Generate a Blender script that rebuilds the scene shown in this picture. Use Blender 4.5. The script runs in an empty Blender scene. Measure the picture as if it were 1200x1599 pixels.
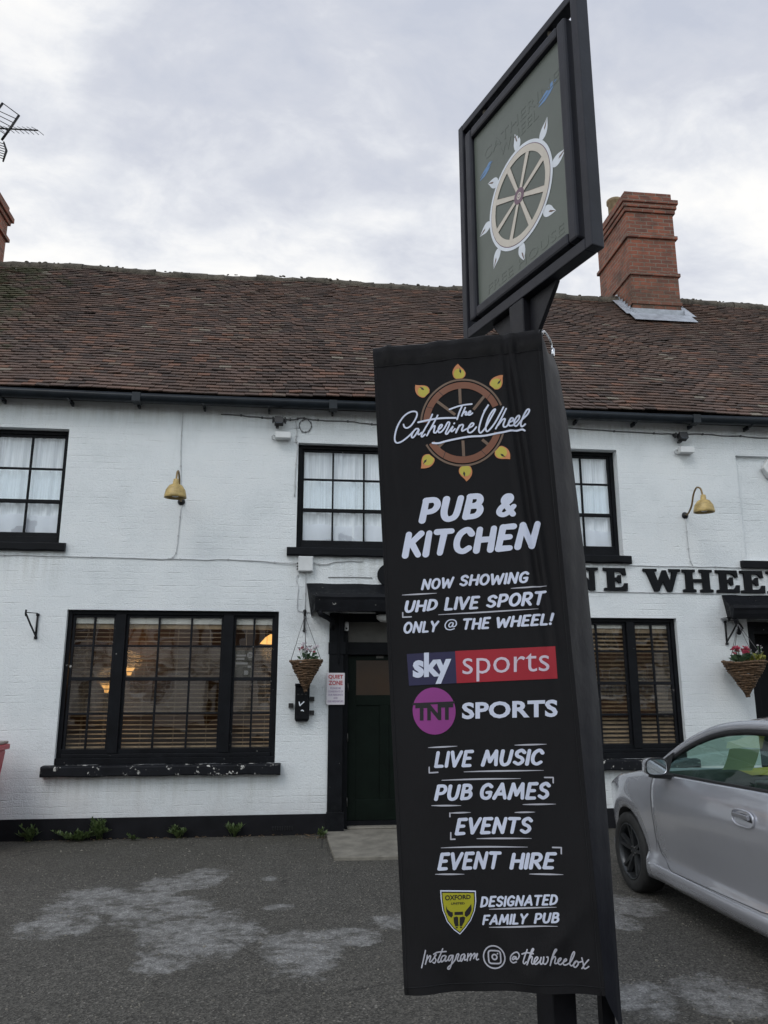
import bpy, math, random
import numpy as np
from mathutils import Vector, Matrix, noise as mnoise
R = math.radians
random.seed(7); rng = np.random.default_rng(7)
sc = bpy.context.scene
col = sc.collection

# ---------------------------------------------------------------- camera
cam_d = bpy.data.cameras.new('camera'); cam = bpy.data.objects.new('camera', cam_d); col.objects.link(cam)
sc.camera = cam
cam_d.sensor_fit = 'VERTICAL'; cam_d.sensor_height = 36.0; cam_d.lens = 1207.0/1599.0*36.0
cam_d.clip_start = 0.05; cam_d.clip_end = 2000
PITCH, YAW, ROLL = 0.22117, 0.11287, -0.0008
_f = Vector((math.sin(YAW)*math.cos(PITCH), math.cos(YAW)*math.cos(PITCH), math.sin(PITCH)))
_r = Vector((math.cos(YAW), -math.sin(YAW), 0)); _u = _r.cross(_f)
_r2 = _r*math.cos(ROLL)+_u*math.sin(ROLL); _u2 = _u*math.cos(ROLL)-_r*math.sin(ROLL)
cam.matrix_world = Matrix(((_r2.x,_u2.x,-_f.x,0),(_r2.y,_u2.y,-_f.y,-9.416),(_r2.z,_u2.z,-_f.z,1.65),(0,0,0,1)))

# ---------------------------------------------------------------- world
SUN_EL, SUN_AZ = R(48), R(215)       # azimuth clockwise from +Y
w = bpy.data.worlds.new('World'); sc.world = w; w.use_nodes = True
nt = w.node_tree; nt.nodes.clear()
def WN(t, **k):
    n = nt.nodes.new(t)
    for a, v in k.items(): setattr(n, a, v)
    return n
def WL(a, b): nt.links.new(a, b)
sky = WN('ShaderNodeTexSky', sky_type='NISHITA', sun_disc=False, sun_elevation=SUN_EL, sun_rotation=SUN_AZ)
geo = WN('ShaderNodeTexCoord')
sep = WN('ShaderNodeSeparateXYZ'); WL(geo.outputs['Generated'], sep.inputs[0])
def wmath(op, a, b=None):
    n = WN('ShaderNodeMath', operation=op)
    for i, v in enumerate((a, b)):
        if v is None: continue
        if isinstance(v, (int, float)): n.inputs[i].default_value = v
        else: WL(v, n.inputs[i])
    return n.outputs[0]
zc = wmath('ADD', wmath('MAXIMUM', sep.outputs[2], 0.0), 0.42)
cx, cy = wmath('DIVIDE', sep.outputs[0], zc), wmath('DIVIDE', sep.outputs[1], zc)
comb = WN('ShaderNodeCombineXYZ'); WL(cx, comb.inputs[0]); WL(cy, comb.inputs[1])
def wnoise(scale, detail, rough, dist, off=(0, 0, 0)):
    m = WN('ShaderNodeMapping'); m.inputs['Location'].default_value = off; WL(comb.outputs[0], m.inputs[0])
    m.inputs['Rotation'].default_value = (0, 0, R(-28)); m.inputs['Scale'].default_value = (1.0, 1.35, 1)
    n = WN('ShaderNodeTexNoise'); n.inputs['Scale'].default_value = scale; n.inputs['Detail'].default_value = detail
    n.inputs['Roughness'].default_value = rough; n.inputs['Distortion'].default_value = dist
    WL(m.outputs[0], n.inputs['Vector']); return n.outputs['Fac']
n1 = wnoise(2.9, 8, .56, .35, (3.1, 1.7, 0)); n2 = wnoise(9.0, 7, .60, .4, (9, 2, 0))
# thin bright gaps low over the roofs, thicker blue-grey cloud overhead
hi = wmath('MULTIPLY', wmath('SUBTRACT', 0.545, sep.outputs[2]), 0.64)
mixn = wmath('ADD', wmath('ADD', wmath('MULTIPLY', n1, .68), wmath('MULTIPLY', n2, .34)), hi)
ramp = WN('ShaderNodeValToRGB'); cr = ramp.color_ramp
cr.elements[0].position = .33; cr.elements[0].color = (.50, .53, .61, 1)
cr.elements[1].position = .66; cr.elements[1].color = (.93, .912, .875, 1)
for p, c in ((.43, (.58, .60, .66, 1)), (.51, (.70, .715, .75, 1)), (.58, (.83, .83, .83, 1))):
    e = cr.elements.new(p); e.color = c
WL(mixn, ramp.inputs[0])
# unseen sky behind the camera, brightened and tinted blue to light the pub wall
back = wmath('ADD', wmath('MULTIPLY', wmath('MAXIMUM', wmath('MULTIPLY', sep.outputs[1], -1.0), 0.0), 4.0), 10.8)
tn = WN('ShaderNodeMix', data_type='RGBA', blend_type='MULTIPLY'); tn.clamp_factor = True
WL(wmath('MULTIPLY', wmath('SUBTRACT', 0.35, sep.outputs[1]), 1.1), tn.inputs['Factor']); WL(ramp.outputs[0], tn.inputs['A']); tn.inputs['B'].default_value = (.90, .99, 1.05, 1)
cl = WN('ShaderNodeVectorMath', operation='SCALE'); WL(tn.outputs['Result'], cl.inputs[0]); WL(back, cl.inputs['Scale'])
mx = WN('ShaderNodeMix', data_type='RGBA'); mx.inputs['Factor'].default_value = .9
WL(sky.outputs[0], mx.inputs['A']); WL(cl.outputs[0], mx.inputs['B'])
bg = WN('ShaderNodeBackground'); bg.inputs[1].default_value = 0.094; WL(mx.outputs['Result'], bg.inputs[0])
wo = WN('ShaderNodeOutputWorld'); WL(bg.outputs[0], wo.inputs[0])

sun_d = bpy.data.lights.new('sun', 'SUN'); sun_d.energy = .8; sun_d.angle = R(25); sun_d.color = (1, .97, .93)
sun = bpy.data.objects.new('sun', sun_d); col.objects.link(sun)
sdir = Vector((math.sin(SUN_AZ)*math.cos(SUN_EL), math.cos(SUN_AZ)*math.cos(SUN_EL), math.sin(SUN_EL)))
sun.rotation_euler = sdir.to_track_quat('Z', 'Y').to_euler(); sun.location = (-6, -12, 14)

sc.view_settings.view_transform = 'Standard'; sc.view_settings.look = 'None'
sc.view_settings.exposure = 0.28; sc.view_settings.gamma = 1; sc.view_settings.use_curve_mapping = False
sc.render.engine = 'CYCLES'
try:
    sc.cycles.use_denoising = True; sc.cycles.max_bounces = 8; sc.cycles.transparent_max_bounces = 12
except Exception: pass

# ---------------------------------------------------------------- materials
def newmat(name):
    m = bpy.data.materials.new(name); m.use_nodes = True; t = m.node_tree; t.nodes.clear()
    o = t.nodes.new('ShaderNodeOutputMaterial'); return m, t, o
class G:
    """small node-graph writer"""
    def __init__(s, t): s.t = t
    def n(s, typ, **k):
        x = s.t.nodes.new(typ)
        for a, v in k.items(): setattr(x, a, v)
        return x
    def put(s, sock, v):
        if isinstance(v, bpy.types.NodeSocket): s.t.links.new(v, sock)
        elif v is not None:
            if isinstance(v, (tuple, list)) and len(v) == 3 and len(sock.default_value) == 4: v = (*v, 1)
            sock.default_value = v
    def math(s, op, a, b=None, clamp=False):
        x = s.n('ShaderNodeMath', operation=op, use_clamp=clamp); s.put(x.inputs[0], a); s.put(x.inputs[1], b); return x.outputs[0]
    def obj(s): return s.n('ShaderNodeTexCoord').outputs['Object']
    def world(s): return s.n('ShaderNodeNewGeometry').outputs['Position']
    def map(s, v, scale=(1, 1, 1), loc=(0, 0, 0), rot=(0, 0, 0)):
        x = s.n('ShaderNodeMapping'); s.put(x.inputs[0], v); x.inputs['Scale'].default_value = scale
        x.inputs['Location'].default_value = loc; x.inputs['Rotation'].default_value = rot; return x.outputs[0]
    def noise(s, v, scale, detail=3, rough=.5, dist=0):
        x = s.n('ShaderNodeTexNoise'); s.put(x.inputs['Vector'], v); x.inputs['Scale'].default_value = scale
        x.inputs['Detail'].default_value = detail; x.inputs['Roughness'].default_value = rough; x.inputs['Distortion'].default_value = dist
        return x.outputs['Fac']
    def ramp(s, f, stops, interp='LINEAR'):
        x = s.n('ShaderNodeValToRGB'); x.color_ramp.interpolation = interp; e = x.color_ramp.elements
        while len(e) < len(stops): e.new(.5)
        for q, (p, c) in zip(e, stops):
            q.position = p
            if isinstance(c, (int, float)): c = (c, c, c)
            q.color = (*c, 1)
        s.put(x.inputs[0], f); return x.outputs[0]
    def mix(s, f, a, b):
        x = s.n('ShaderNodeMix', data_type='RGBA'); s.put(x.inputs['Factor'], f); s.put(x.inputs['A'], a); s.put(x.inputs['B'], b); return x.outputs['Result']
    def bump(s, h, strength=.3, dist=.01, normal=None):
        x = s.n('ShaderNodeBump'); x.inputs['Strength'].default_value = strength; x.inputs['Distance'].default_value = dist
        s.put(x.inputs['Height'], h)
        if normal is not None: s.put(x.inputs['Normal'], normal)
        return x.outputs[0]
    def bsdf(s, colr, rough=.6, metal=0, normal=None, spec=None, **k):
        x = s.n('ShaderNodeBsdfPrincipled'); s.put(x.inputs['Base Color'], colr); s.put(x.inputs['Roughness'], rough); s.put(x.inputs['Metallic'], metal)
        if normal is not None: s.put(x.inputs['Normal'], normal)
        if spec is not None: x.inputs['Specular IOR Level'].default_value = spec
        for a, v in k.items(): s.put(x.inputs[a], v)
        return x.outputs[0]

def simple(name, c, rough=.6, metal=0, var=.12, vscale=8, bstr=.15, bscale=60, bdist=.004, spec=None, **k):
    m, t, o = newmat(name); g = G(t); v = g.obj()
    n = g.noise(v, vscale, 4, .6)
    a = tuple(x*(1-var*1.4) for x in c); b = tuple(min(1, x*(1+var)) for x in c)
    cc = g.ramp(n, [(.3, a), (.7, b)])
    rr = g.math('ADD', g.math('MULTIPLY', g.noise(v, vscale*2.3, 3), .16), rough-.08)
    nm = g.bump(g.noise(v, bscale, 3), bstr, bdist) if bstr else None
    t.links.new(g.bsdf(cc, rr, metal, nm, spec, **k), o.inputs[0]); return m

def mat_white_brick():
    m, t, o = newmat('white_painted_brick'); g = G(t); v = g.obj()
    sp = g.n('ShaderNodeSeparateXYZ'); g.put(sp.inputs[0], v)
    wob = g.noise(v, 2.2, 4, .6); wob2 = g.noise(g.map(v, loc=(5, 3, 1)), 7, 4, .6)
    zz = g.math('ADD', sp.outputs[2], g.math('ADD', g.math('MULTIPLY', wob, .05), g.math('MULTIPLY', wob2, .018)))
    xx = g.math('ADD', g.math('ADD', sp.outputs[0], sp.outputs[1]), g.math('MULTIPLY', wob2, .03))
    cb = g.n('ShaderNodeCombineXYZ'); g.put(cb.inputs[0], xx); g.put(cb.inputs[1], zz)
    br = g.n('ShaderNodeTexBrick'); g.put(br.inputs['Vector'], cb.outputs[0])
    br.inputs['Scale'].default_value = 1; br.inputs['Brick Width'].default_value = .225; br.inputs['Row Height'].default_value = .075
    br.inputs['Mortar Size'].default_value = .007; br.inputs['Mortar Smooth'].default_value = .9
    br.inputs['Color1'].default_value = (.25, .25, .25, 1); br.inputs['Color2'].default_value = (1, 1, 1, 1)
    br2 = g.n('ShaderNodeTexBrick'); g.put(br2.inputs['Vector'], cb.outputs[0]); br2.inputs['Scale'].default_value = 1
    br2.inputs['Brick Width'].default_value = 3.7; br2.inputs['Row Height'].default_value = .075; br2.inputs['Mortar Size'].default_value = .0055; br2.inputs['Mortar Smooth'].default_value = .95
    streak = g.ramp(g.noise(g.map(v, scale=(1.5, 1.5, 9), loc=(3, 8, 2)), 2.2, 5, .7), [(.50, .0), (.74, .75)])
    # joints show only in places, where the paint is thin
    patch = g.ramp(g.noise(g.map(v, scale=(.55, .55, 1.3)), 1.7, 5, .6), [(.45, .02), (.74, .50)])
    big = g.noise(v, 1.1, 5, .65)
    lump = g.noise(v, 34, 6, .72); fine = g.noise(v, 75, 3, .7)
    h = g.math('ADD', g.math('ADD', g.math('MULTIPLY', g.math('MULTIPLY', br.outputs['Fac'], patch), -.6), g.math('MULTIPLY', g.math('MULTIPLY', br2.outputs['Fac'], streak), -.75)),
               g.math('ADD', g.math('MULTIPLY', lump, .9), g.math('MULTIPLY', fine, .7)))
    h = g.math('ADD', h, g.math('MULTIPLY', g.math('MULTIPLY', br.outputs['Color'], patch), .10))
    c = g.ramp(big, [(.28, (.64, .675, .69)), (.5, (.74, .77, .785)), (.72, (.79, .81, .815))])
    # weather stains: vertical dirty runs, thin
    st = g.noise(g.map(v, scale=(5, 5, .45)), 1.6, 6, .7)
    c = g.mix(g.ramp(st, [(.60, 0.0), (.78, .30)]), c, (.50, .51, .49))
    # mortar-line dirt and flaked spots
    c = g.mix(g.math('MULTIPLY', g.math('MULTIPLY', br2.outputs['Fac'], streak), .26), c, (.36, .37, .38))
    drip = g.ramp(g.noise(g.map(v, scale=(9, 9, .5), loc=(1, 4, 2)), 1.7, 5, .7), [(.40, 0.0), (.66, 1.0)])
    tot = None
    for sx0, sx1, sz, ln in ((-4.25, -2.72, 3.2, .5), (-.13, 1.37, 3.2, .5), (2.78, 4.26, 3.18, .5), (-2.77, -.13, .67, .42), (2.25, 4.92, .66, .42), (5.75, 7.24, 3.14, .3), (-9, 11, 5.06, .32)):
        dx = g.math('MULTIPLY', g.math('MULTIPLY', g.math('SUBTRACT', sp.outputs[0], sx0), 12, True), g.math('MULTIPLY', g.math('SUBTRACT', sx1, sp.outputs[0]), 12, True))
        below = g.math('SUBTRACT', sz, sp.outputs[2]); dz = g.math('MULTIPLY', g.math('MULTIPLY', below, 60, True), g.math('SUBTRACT', 1.0, g.math('DIVIDE', below, ln), True))
        q = g.math('MULTIPLY', dx, dz); tot = q if tot is None else g.math('MAXIMUM', tot, q)
    c = g.mix(g.math('MULTIPLY', g.math('MULTIPLY', tot, drip), .42), c, (.36, .36, .31))
    foot = g.math('MULTIPLY', g.math('SUBTRACT', .75, sp.outputs[2]), 1.6, True)
    c = g.mix(g.math('MULTIPLY', g.math('MULTIPLY', foot, foot), g.ramp(g.noise(v, 3.2, 6, .7), [(.35, .15), (.7, .75)])), c, (.40, .37, .37))
    sp1 = g.noise(v, 9, 6, .75)
    c = g.mix(g.ramp(sp1, [(.735, 0.0), (.76, .55)]), c, (.40, .36, .31))
    t.links.new(g.bsdf(c, .62, 0, g.bump(h, .85, .012)), o.inputs[0]); return m

def mat_brick():
    m, t, o = newmat('red_brick'); g = G(t); v = g.world()
    sp = g.n('ShaderNodeSeparateXYZ'); g.put(sp.inputs[0], v)
    w1 = g.math('MULTIPLY', g.noise(v, 6, 4), .03)
    cb = g.n('ShaderNodeCombineXYZ'); g.put(cb.inputs[0], g.math('ADD', g.math('ADD', sp.outputs[0], sp.outputs[1]), w1)); g.put(cb.inputs[1], g.math('ADD', sp.outputs[2], w1))
    br = g.n('ShaderNodeTexBrick'); g.put(br.inputs['Vector'], cb.outputs[0]); br.inputs['Scale'].default_value = 1
    br.inputs['Brick Width'].default_value = .225; br.inputs['Row Height'].default_value = .078; br.inputs['Mortar Size'].default_value = .009; br.inputs['Mortar Smooth'].default_value = .2
    br.inputs['Color1'].default_value = (.265, .082, .046, 1); br.inputs['Color2'].default_value = (.125, .046, .032, 1); br.inputs['Mortar'].default_value = (.20, .16, .125, 1)
    br.inputs['Bias'].default_value = -.1
    c = g.mix(g.ramp(g.noise(v, 3.5, 6, .7), [(.46, 0.0), (.70, .8)]), br.outputs['Color'], (.055, .035, .028))
    c = g.mix(g.ramp(g.noise(v, 14, 5, .7), [(.55, 0.0), (.75, .5)]), c, (.30, .17, .11))
    c = g.mix(g.ramp(g.math('ADD', g.math('MULTIPLY', g.math('SUBTRACT', 9.2, sp.outputs[2]), .35), g.noise(v, 9, 5)), [(.45, 0.0), (.9, .6)]), c, (.085, .06, .04))
    h = g.math('ADD', g.math('MULTIPLY', br.outputs['Fac'], -1.0), g.math('MULTIPLY', g.noise(v, 45, 4), .6))
    t.links.new(g.bsdf(c, .85, 0, g.bump(h, .8, .012)), o.inputs[0]); return m

def mat_tiles():
    m, t, o = newmat('clay_roof_tiles'); g = G(t); v = g.world()
    rp = g.n('ShaderNodeNewGeometry').outputs['Random Per Island']
    c = g.ramp(rp, [(0, (.066, .045, .037)), (.22, (.115, .073, .058)), (.45, (.150, .092, .071)), (.66, (.130, .083, .067)), (.82, (.195, .108, .076)), (.91, (.230, .112, .072)), (.945, (.175, .130, .10)), (.985, (.25, .215, .17)), (1, (.055, .045, .036))], 'CONSTANT')
    c = g.mix(g.ramp(g.noise(v, 1.1, 5, .7), [(.45, 0.0), (.72, .62)]), c, (.048, .036, .032))
    c = g.mix(g.ramp(g.noise(g.map(v, loc=(7, 2, 5)), .75, 6, .75), [(.48, 0.0), (.70, .55)]), c, g.mix(rp, (.165, .080, .042), (.085, .048, .030)))
    # lichen and moss
    c = g.mix(g.ramp(g.noise(v, 16, 5, .75), [(.56, 0.0), (.72, .55)]), c, (.20, .155, .115))
    sp = g.n('ShaderNodeSeparateXYZ'); g.put(sp.inputs[0], v)
    left = g.math('MULTIPLY', g.math('SUBTRACT', -3.6, sp.outputs[0]), .22)
    c = g.mix(g.ramp(g.math('ADD', g.noise(v, 2.4, 6, .7), g.math('MINIMUM', left, .2)), [(.62, 0.0), (.74, .75)]), c, (.045, .058, .016))
    c = g.mix(.5, c, g.mix(g.noise(v, 60, 3), c, (.03, .022, .02)))
    h = g.math('ADD', g.noise(v, 70, 4, .7), g.noise(v, 18, 3))
    t.links.new(g.bsdf(c, .88, 0, g.bump(h, .5, .008)), o.inputs[0]); return m

def mat_black_paint(name='black_gloss_paint_worn', base=(.0042, .0047, .0062), chips=.69, rough=.5):
    m, t, o = newmat(name); g = G(t); v = g.obj()
    c = g.ramp(g.noise(v, 5, 5, .6), [(.3, tuple(x*.8 for x in base)), (.7, tuple(x*1.7 for x in base))])
    gr = g.noise(v, 20, 6, .72)
    c = g.mix(g.ramp(gr, [(.58, 0.0), (.72, .35)]), c, (.030, .030, .031))
    ch = g.noise(g.map(v, loc=(2.2, 7, 4)), 11, 7, .72)
    f = g.ramp(ch, [(chips, 0.0), (chips+.012, 1.0)])
    c = g.mix(f, c, (.52, .51, .48))
    h = g.math('ADD', g.math('MULTIPLY', f, -1.0), g.math('MULTIPLY', g.noise(v, 50, 4), .5))
    t.links.new(g.bsdf(c, g.ramp(gr, [(.35, rough-.08), (.7, rough+.3)]), 0, g.bump(h, .45, .004), spec=.15), o.inputs[0]); return m

def mat_asphalt():
    m, t, o = newmat('worn_asphalt'); g = G(t); v = g.world()
    sp = g.n('ShaderNodeSeparateXYZ'); g.put(sp.inputs[0], v); X, Y = sp.outputs[0], sp.outputs[1]
    d1 = g.math('MULTIPLY', g.math('SUBTRACT', g.noise(v, 2.6, 8, .72), .5), 1.15)
    d2 = g.math('MULTIPLY', g.math('SUBTRACT', g.noise(g.map(v, loc=(9, 4, 0)), 9, 5, .65), .5), .55)
    dist = g.math('ADD', d1, d2)
    ell = [(-1.62,-3.2,.34,.36),(-1.5,-2.6,.46,.47),(-1.02,-2.86,.46,.5),(-.6,-3.55,.47,.6),(-.75,-1.87,.26,.36),(-1.03,-2.2,.34,.36),(.08,-3.97,.3,.5),(.42,-3.72,.24,.24),(-.08,-2.95,.13,.10),(-.17,-2.03,.09,.10),(2.6,-3.2,.30,.32),(2.35,-3.6,.16,.22),(2.37,-4.96,.32,.36),(1.9,-4.95,.24,.32),(-.75,-4.1,.22,.2),(.8,-3.4,.3,.22),(-4.3,-2.2,.6,.5),(6.2,-3.4,.7,.6),(-3.4,-5.2,.7,.4),(3.2,-6.3,.6,.5)]
    best = None
    for a, b, rx, ry in ell:
        ex = g.math('DIVIDE', g.math('SUBTRACT', X, a), rx*1.05); ey = g.math('DIVIDE', g.math('SUBTRACT', Y, b), ry*1.05)
        q = g.math('SQRT', g.math('ADD', g.math('MULTIPLY', ex, ex), g.math('MULTIPLY', ey, ey)))
        best = q if best is None else g.math('MINIMUM', best, q)
    e = g.math('ADD', best, g.math('MULTIPLY', dist, 1.25))
    hole = g.ramp(g.noise(g.map(v, scale=(1, 1.15, 1)), 4.2, 8, .74), [(.41, .15), (.53, 1.0)])
    patch = g.math('MULTIPLY', g.ramp(e, [(.46, 1.0), (.74, .85), (.90, .0)]), hole)
    # aggregate
    vo = g.n('ShaderNodeTexVoronoi'); g.put(vo.inputs['Vector'], v); vo.inputs['Scale'].default_value = 92
    st = g.ramp(vo.outputs['Color'], [(.12, (.032, .030, .026)), (.5, (.080, .075, .066)), (.85, (.138, .129, .113)), (1, (.28, .265, .235))])
    st = g.mix(g.ramp(g.noise(v, 1.0, 6, .65), [(.32, .0), (.72, .6)]), st, g.mix(.5, st, (.036, .034, .028)))
    st = g.mix(g.ramp(g.noise(g.map(v, loc=(4, 1, 0)), 5, 5, .7), [(.52, .0), (.75, .4)]), st, (.028, .026, .022))
    lite = g.mix(vo.outputs['Color'], (.18, .178, .174), (.46, .455, .445))
    lite = g.mix(g.ramp(g.noise(v, 12, 5, .7), [(.42, .0), (.62, .75)]), lite, (.12, .118, .114))
    c = g.mix(g.math('MULTIPLY', patch, .72), st, lite)
    damp = g.math('MULTIPLY', g.math('ADD', g.math('MULTIPLY', Y, .55), 1.15, True), g.ramp(g.noise(v, 1.6, 6, .7), [(.35, .25), (.65, 1.0)]))
    c = g.mix(g.math('MULTIPLY', damp, .55), c, g.mix(vo.outputs['Color'], (.026, .024, .017), (.080, .072, .052)))
    crk = g.n('ShaderNodeTexVoronoi', feature='DISTANCE_TO_EDGE'); g.put(crk.inputs['Vector'], g.map(g.mix(.25, v, g.n('ShaderNodeTexNoise').outputs['Color']), scale=(.55, .55, .55))); crk.inputs['Scale'].default_value = 1.1
    c = g.mix(g.math('MULTIPLY', g.ramp(crk.outputs['Distance'], [(.0, .8), (.006, 0.0)]), g.ramp(g.noise(v, .9, 4), [(.50, 0.0), (.60, 1.0)])), c, (.012, .011, .010))
    oil = g.noise(g.map(v, loc=(3, 12, 0)), 1.9, 3, .5, .5)
    c = g.mix(g.ramp(oil, [(.66, 0.0), (.74, .6)]), c, (.020, .019, .018))
    h = g.math('ADD', g.math('MULTIPLY', vo.outputs['Distance'], 1.6), g.math('MULTIPLY', g.noise(v, 30, 4), .5))
    t.links.new(g.bsdf(c, .80, 0, g.bump(h, .8, .006), spec=.35), o.inputs[0]); return m

def mat_glass(name, tint=(1, 1, 1), refl=1.0, wob=.006, wscale=2.5, base=.05):
    m, t, o = newmat(name); g = G(t); v = g.obj()
    nm = g.bump(g.noise(v, wscale, 2), .4, wob) if wob else None
    tr = g.n('ShaderNodeBsdfTransparent'); g.put(tr.inputs[0], tint)
    gl = g.n('ShaderNodeBsdfGlossy'); gl.inputs['Roughness'].default_value = .012; gl.inputs['Color'].default_value = (.95, .97, 1, 1)
    if nm is not None: g.put(gl.inputs['Normal'], nm)
    lw = g.n('ShaderNodeLayerWeight'); lw.inputs['Blend'].default_value = .5
    f = g.math('ADD', g.math('MULTIPLY', g.math('POWER', lw.outputs['Facing'], 4.0), refl), base, True)
    x = g.n('ShaderNodeMixShader'); g.put(x.inputs[0], f); g.put(x.inputs[1], tr.outputs[0]); g.put(x.inputs[2], gl.outputs[0])
    t.links.new(x.outputs[0], o.inputs[0]); return m

def mat_emit(name, c, s):
    m, t, o = newmat(name); g = G(t); e = g.n('ShaderNodeEmission'); g.put(e.inputs[0], c); e.inputs[1].default_value = s
    t.links.new(e.outputs[0], o.inputs[0]); return m

def mat_cloth(name, c, transl=.35, c2=None):
    m, t, o = newmat(name); g = G(t); v = g.obj()
    cc = g.ramp(g.noise(v, 5, 4), [(.3, tuple(x*.9 for x in c)), (.7, c)])
    d = g.n('ShaderNodeBsdfDiffuse'); g.put(d.inputs[0], cc); tl = g.n('ShaderNodeBsdfTranslucent'); g.put(tl.inputs[0], cc)
    x = g.n('ShaderNodeMixShader'); x.inputs[0].default_value = transl; g.put(x.inputs[1], d.outputs[0]); g.put(x.inputs[2], tl.outputs[0])
    t.links.new(x.outputs[0], o.inputs[0]); return m

def mat_net(name):
    m, t, o = newmat(name); g = G(t); v = g.obj()
    d = g.n('ShaderNodeBsdfDiffuse'); d.inputs[0].default_value = (.85, .87, .9, 1); tr = g.n('ShaderNodeBsdfTransparent')
    x = g.n('ShaderNodeMixShader'); g.put(x.inputs[0], g.ramp(g.noise(g.map(v, scale=(60, 60, 1.5)), 1, 3), [(.35, .80), (.65, 1.0)])); g.put(x.inputs[1], tr.outputs[0]); g.put(x.inputs[2], d.outputs[0])
    t.links.new(x.outputs[0], o.inputs[0]); return m

def mat_banner():
    m, t, o = newmat('black_banner_fabric'); g = G(t); v = g.obj()
    c = g.ramp(g.noise(v, 2.0, 4, .6), [(.3, (.0050, .0046, .0056)), (.7, (.0080, .0075, .0092))])
    wv = g.n('ShaderNodeTexWave'); g.put(wv.inputs['Vector'], v); wv.inputs['Scale'].default_value = 220; wv.bands_direction = 'Z'
    cz = g.noise(g.map(v, scale=(1, 1, .35), rot=(0, R(18), 0)), 7, 5, .6, 1.2)
    n = g.bump(g.math('ADD', g.math('MULTIPLY', wv.outputs['Fac'], .12), g.math('MULTIPLY', cz, 1.6)), .42, .02)
    t.links.new(g.bsdf(c, .50, 0, n, spec=.20), o.inputs[0]); return m

def mat_paint_silver():
    m, t, o = newmat('silver_car_paint'); g = G(t); v = g.obj()
    c = g.ramp(g.noise(v, 1.6, 4), [(.35, (.575, .585, .635)), (.65, (.60, .61, .66))])
    dirt = g.ramp(g.noise(v, 7, 6, .7), [(.5, 0.0), (.8, .25)])
    sp = g.n('ShaderNodeSeparateXYZ'); g.put(sp.inputs[0], v)
    c = g.mix(g.math('MULTIPLY', dirt, .35), c, (.30, .29, .28))
    fl = g.noise(v, 900, 1)
    t.links.new(g.bsdf(c, .27, .62, None, **{'Coat Weight': 1.0, 'Coat Roughness': .03}), o.inputs[0]); return m

def mat_leaf(name, a, b):
    m, t, o = newmat(name); g = G(t)
    rp = g.n('ShaderNodeNewGeometry').outputs['Random Per Island']
    c = g.ramp(rp, [(0, a), (1, b)])
    d = g.bsdf(c, .5); tl = g.n('ShaderNodeBsdfTranslucent'); g.put(tl.inputs[0], c)
    x = g.n('ShaderNodeMixShader'); x.inputs[0].default_value = .3; g.put(x.inputs[1], d); g.put(x.inputs[2], tl.outputs[0])
    t.links.new(x.outputs[0], o.inputs[0]); return m

M = {}
M['wall'] = mat_white_brick(); M['brick'] = mat_brick(); M['tiles'] = mat_tiles(); M['black'] = mat_black_paint()
M['black_clean'] = mat_black_paint('black_gloss_paint', (.0042, .0047, .0062), .80, .45)
M['peeling'] = mat_black_paint('black_paint_peeling', (.0075, .008, .010), .60, .55); M['bars'] = mat_black_paint('black_glazing_bar_paint', (.0075, .008, .010), .665, .55)
M['asphalt'] = mat_asphalt(); M['glass'] = mat_glass('window_glass', (.94, .96, .97), .9, .004, 3, .095)
M['bar_glass'] = mat_glass('old_window_glass', (.92, .92, .90), .9, .008, 2.2, .12)
M['net'] = mat_net('net_curtain_fabric')
M['net2'] = mat_cloth('cotton_cloth', (.85, .87, .92), .3)
M['reveal'] = simple('white_plaster', (.70, .72, .74), .7, 0, .1, 6, .3, 40)
M['gutter'] = simple('dark_plastic_gutter', (.010, .014, .019), .42, 0, .25, 4, .1, 30, .004, .3)
M['lead'] = simple('lead_sheet', (.36, .38, .42), .5, .2, .2, 7, .4, 25, .006)
M['moss_ridge'] = simple('mossy_ridge_tile', (.085, .072, .055), .9, 0, .5, 5, .9, 26, .03)
M['pot'] = simple('buff_clay_pot', (.25, .185, .105), .8, 0, .25, 7, .4, 40)
M['ochre'] = simple('mustard_enamel', (.44, .315, .115), .46, 0, .32, 14, .25, 30)
M['ochre_dark'] = simple('tarnished_brass_pipe', (.20, .135, .055), .45, .3, .25, 20, .1, 40)
M['iron'] = simple('black_iron', (.010, .010, .012), .5, .3, .3, 20, .3, 80)
M['green_door'] = simple('dark_green_door_paint', (.0040, .0080, .0056), .5, 0, .2, 5, .12, 30, .004, .12)
M['brown_glass'] = simple('frosted_brown_glazing', (.034, .018, .008), .4, 0, .15, 3, .1, 50)
M['grey_board'] = simple('grey_painted_board', (.10, .095, .085), .6, 0, .15, 5, .2, 40)
M['white_plastic'] = simple('white_plastic', (.62, .63, .63), .45, 0, .08, 5, .05, 40)
M['sign_white'] = simple('white_sign_sheet', (.66, .62, .66), .42, 0, .05, 3, .03, 40)
M['red_print'] = simple('red_print', (.42, .035, .05), .5, 0, .05, 5, 0)
M['blue_print'] = simple('violet_small_print', (.28, .20, .33), .5, 0, .05, 5, 0)
M['wicker'] = simple('willow_wicker', (.125, .072, .038), .8, 0, .5, 30, .6, 70, .006)
M['concrete'] = simple('worn_concrete', (.20, .185, .155), .85, 0, .25, 5, .6, 45, .006)
M['plinth'] = mat_black_paint('black_masonry_paint', (.007, .007, .0085), .715, .6)
M['slat'] = simple('pale_wood_slat', (.34, .25, .155), .5, 0, .25, 12, .1, 40)
M['pelmet'] = simple('pale_blind_pelmet', (.72, .72, .69), .6, 0, .1, 6, .1, 40)
M['room'] = simple('brown_room_wall', (.075, .040, .020), .7, 0, .3, 2, .1, 20)
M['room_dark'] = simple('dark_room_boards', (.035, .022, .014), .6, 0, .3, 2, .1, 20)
M['lamp_glow'] = mat_emit('lit_amber_lampshade', (1.0, .50, .14), 1.25)
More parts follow.
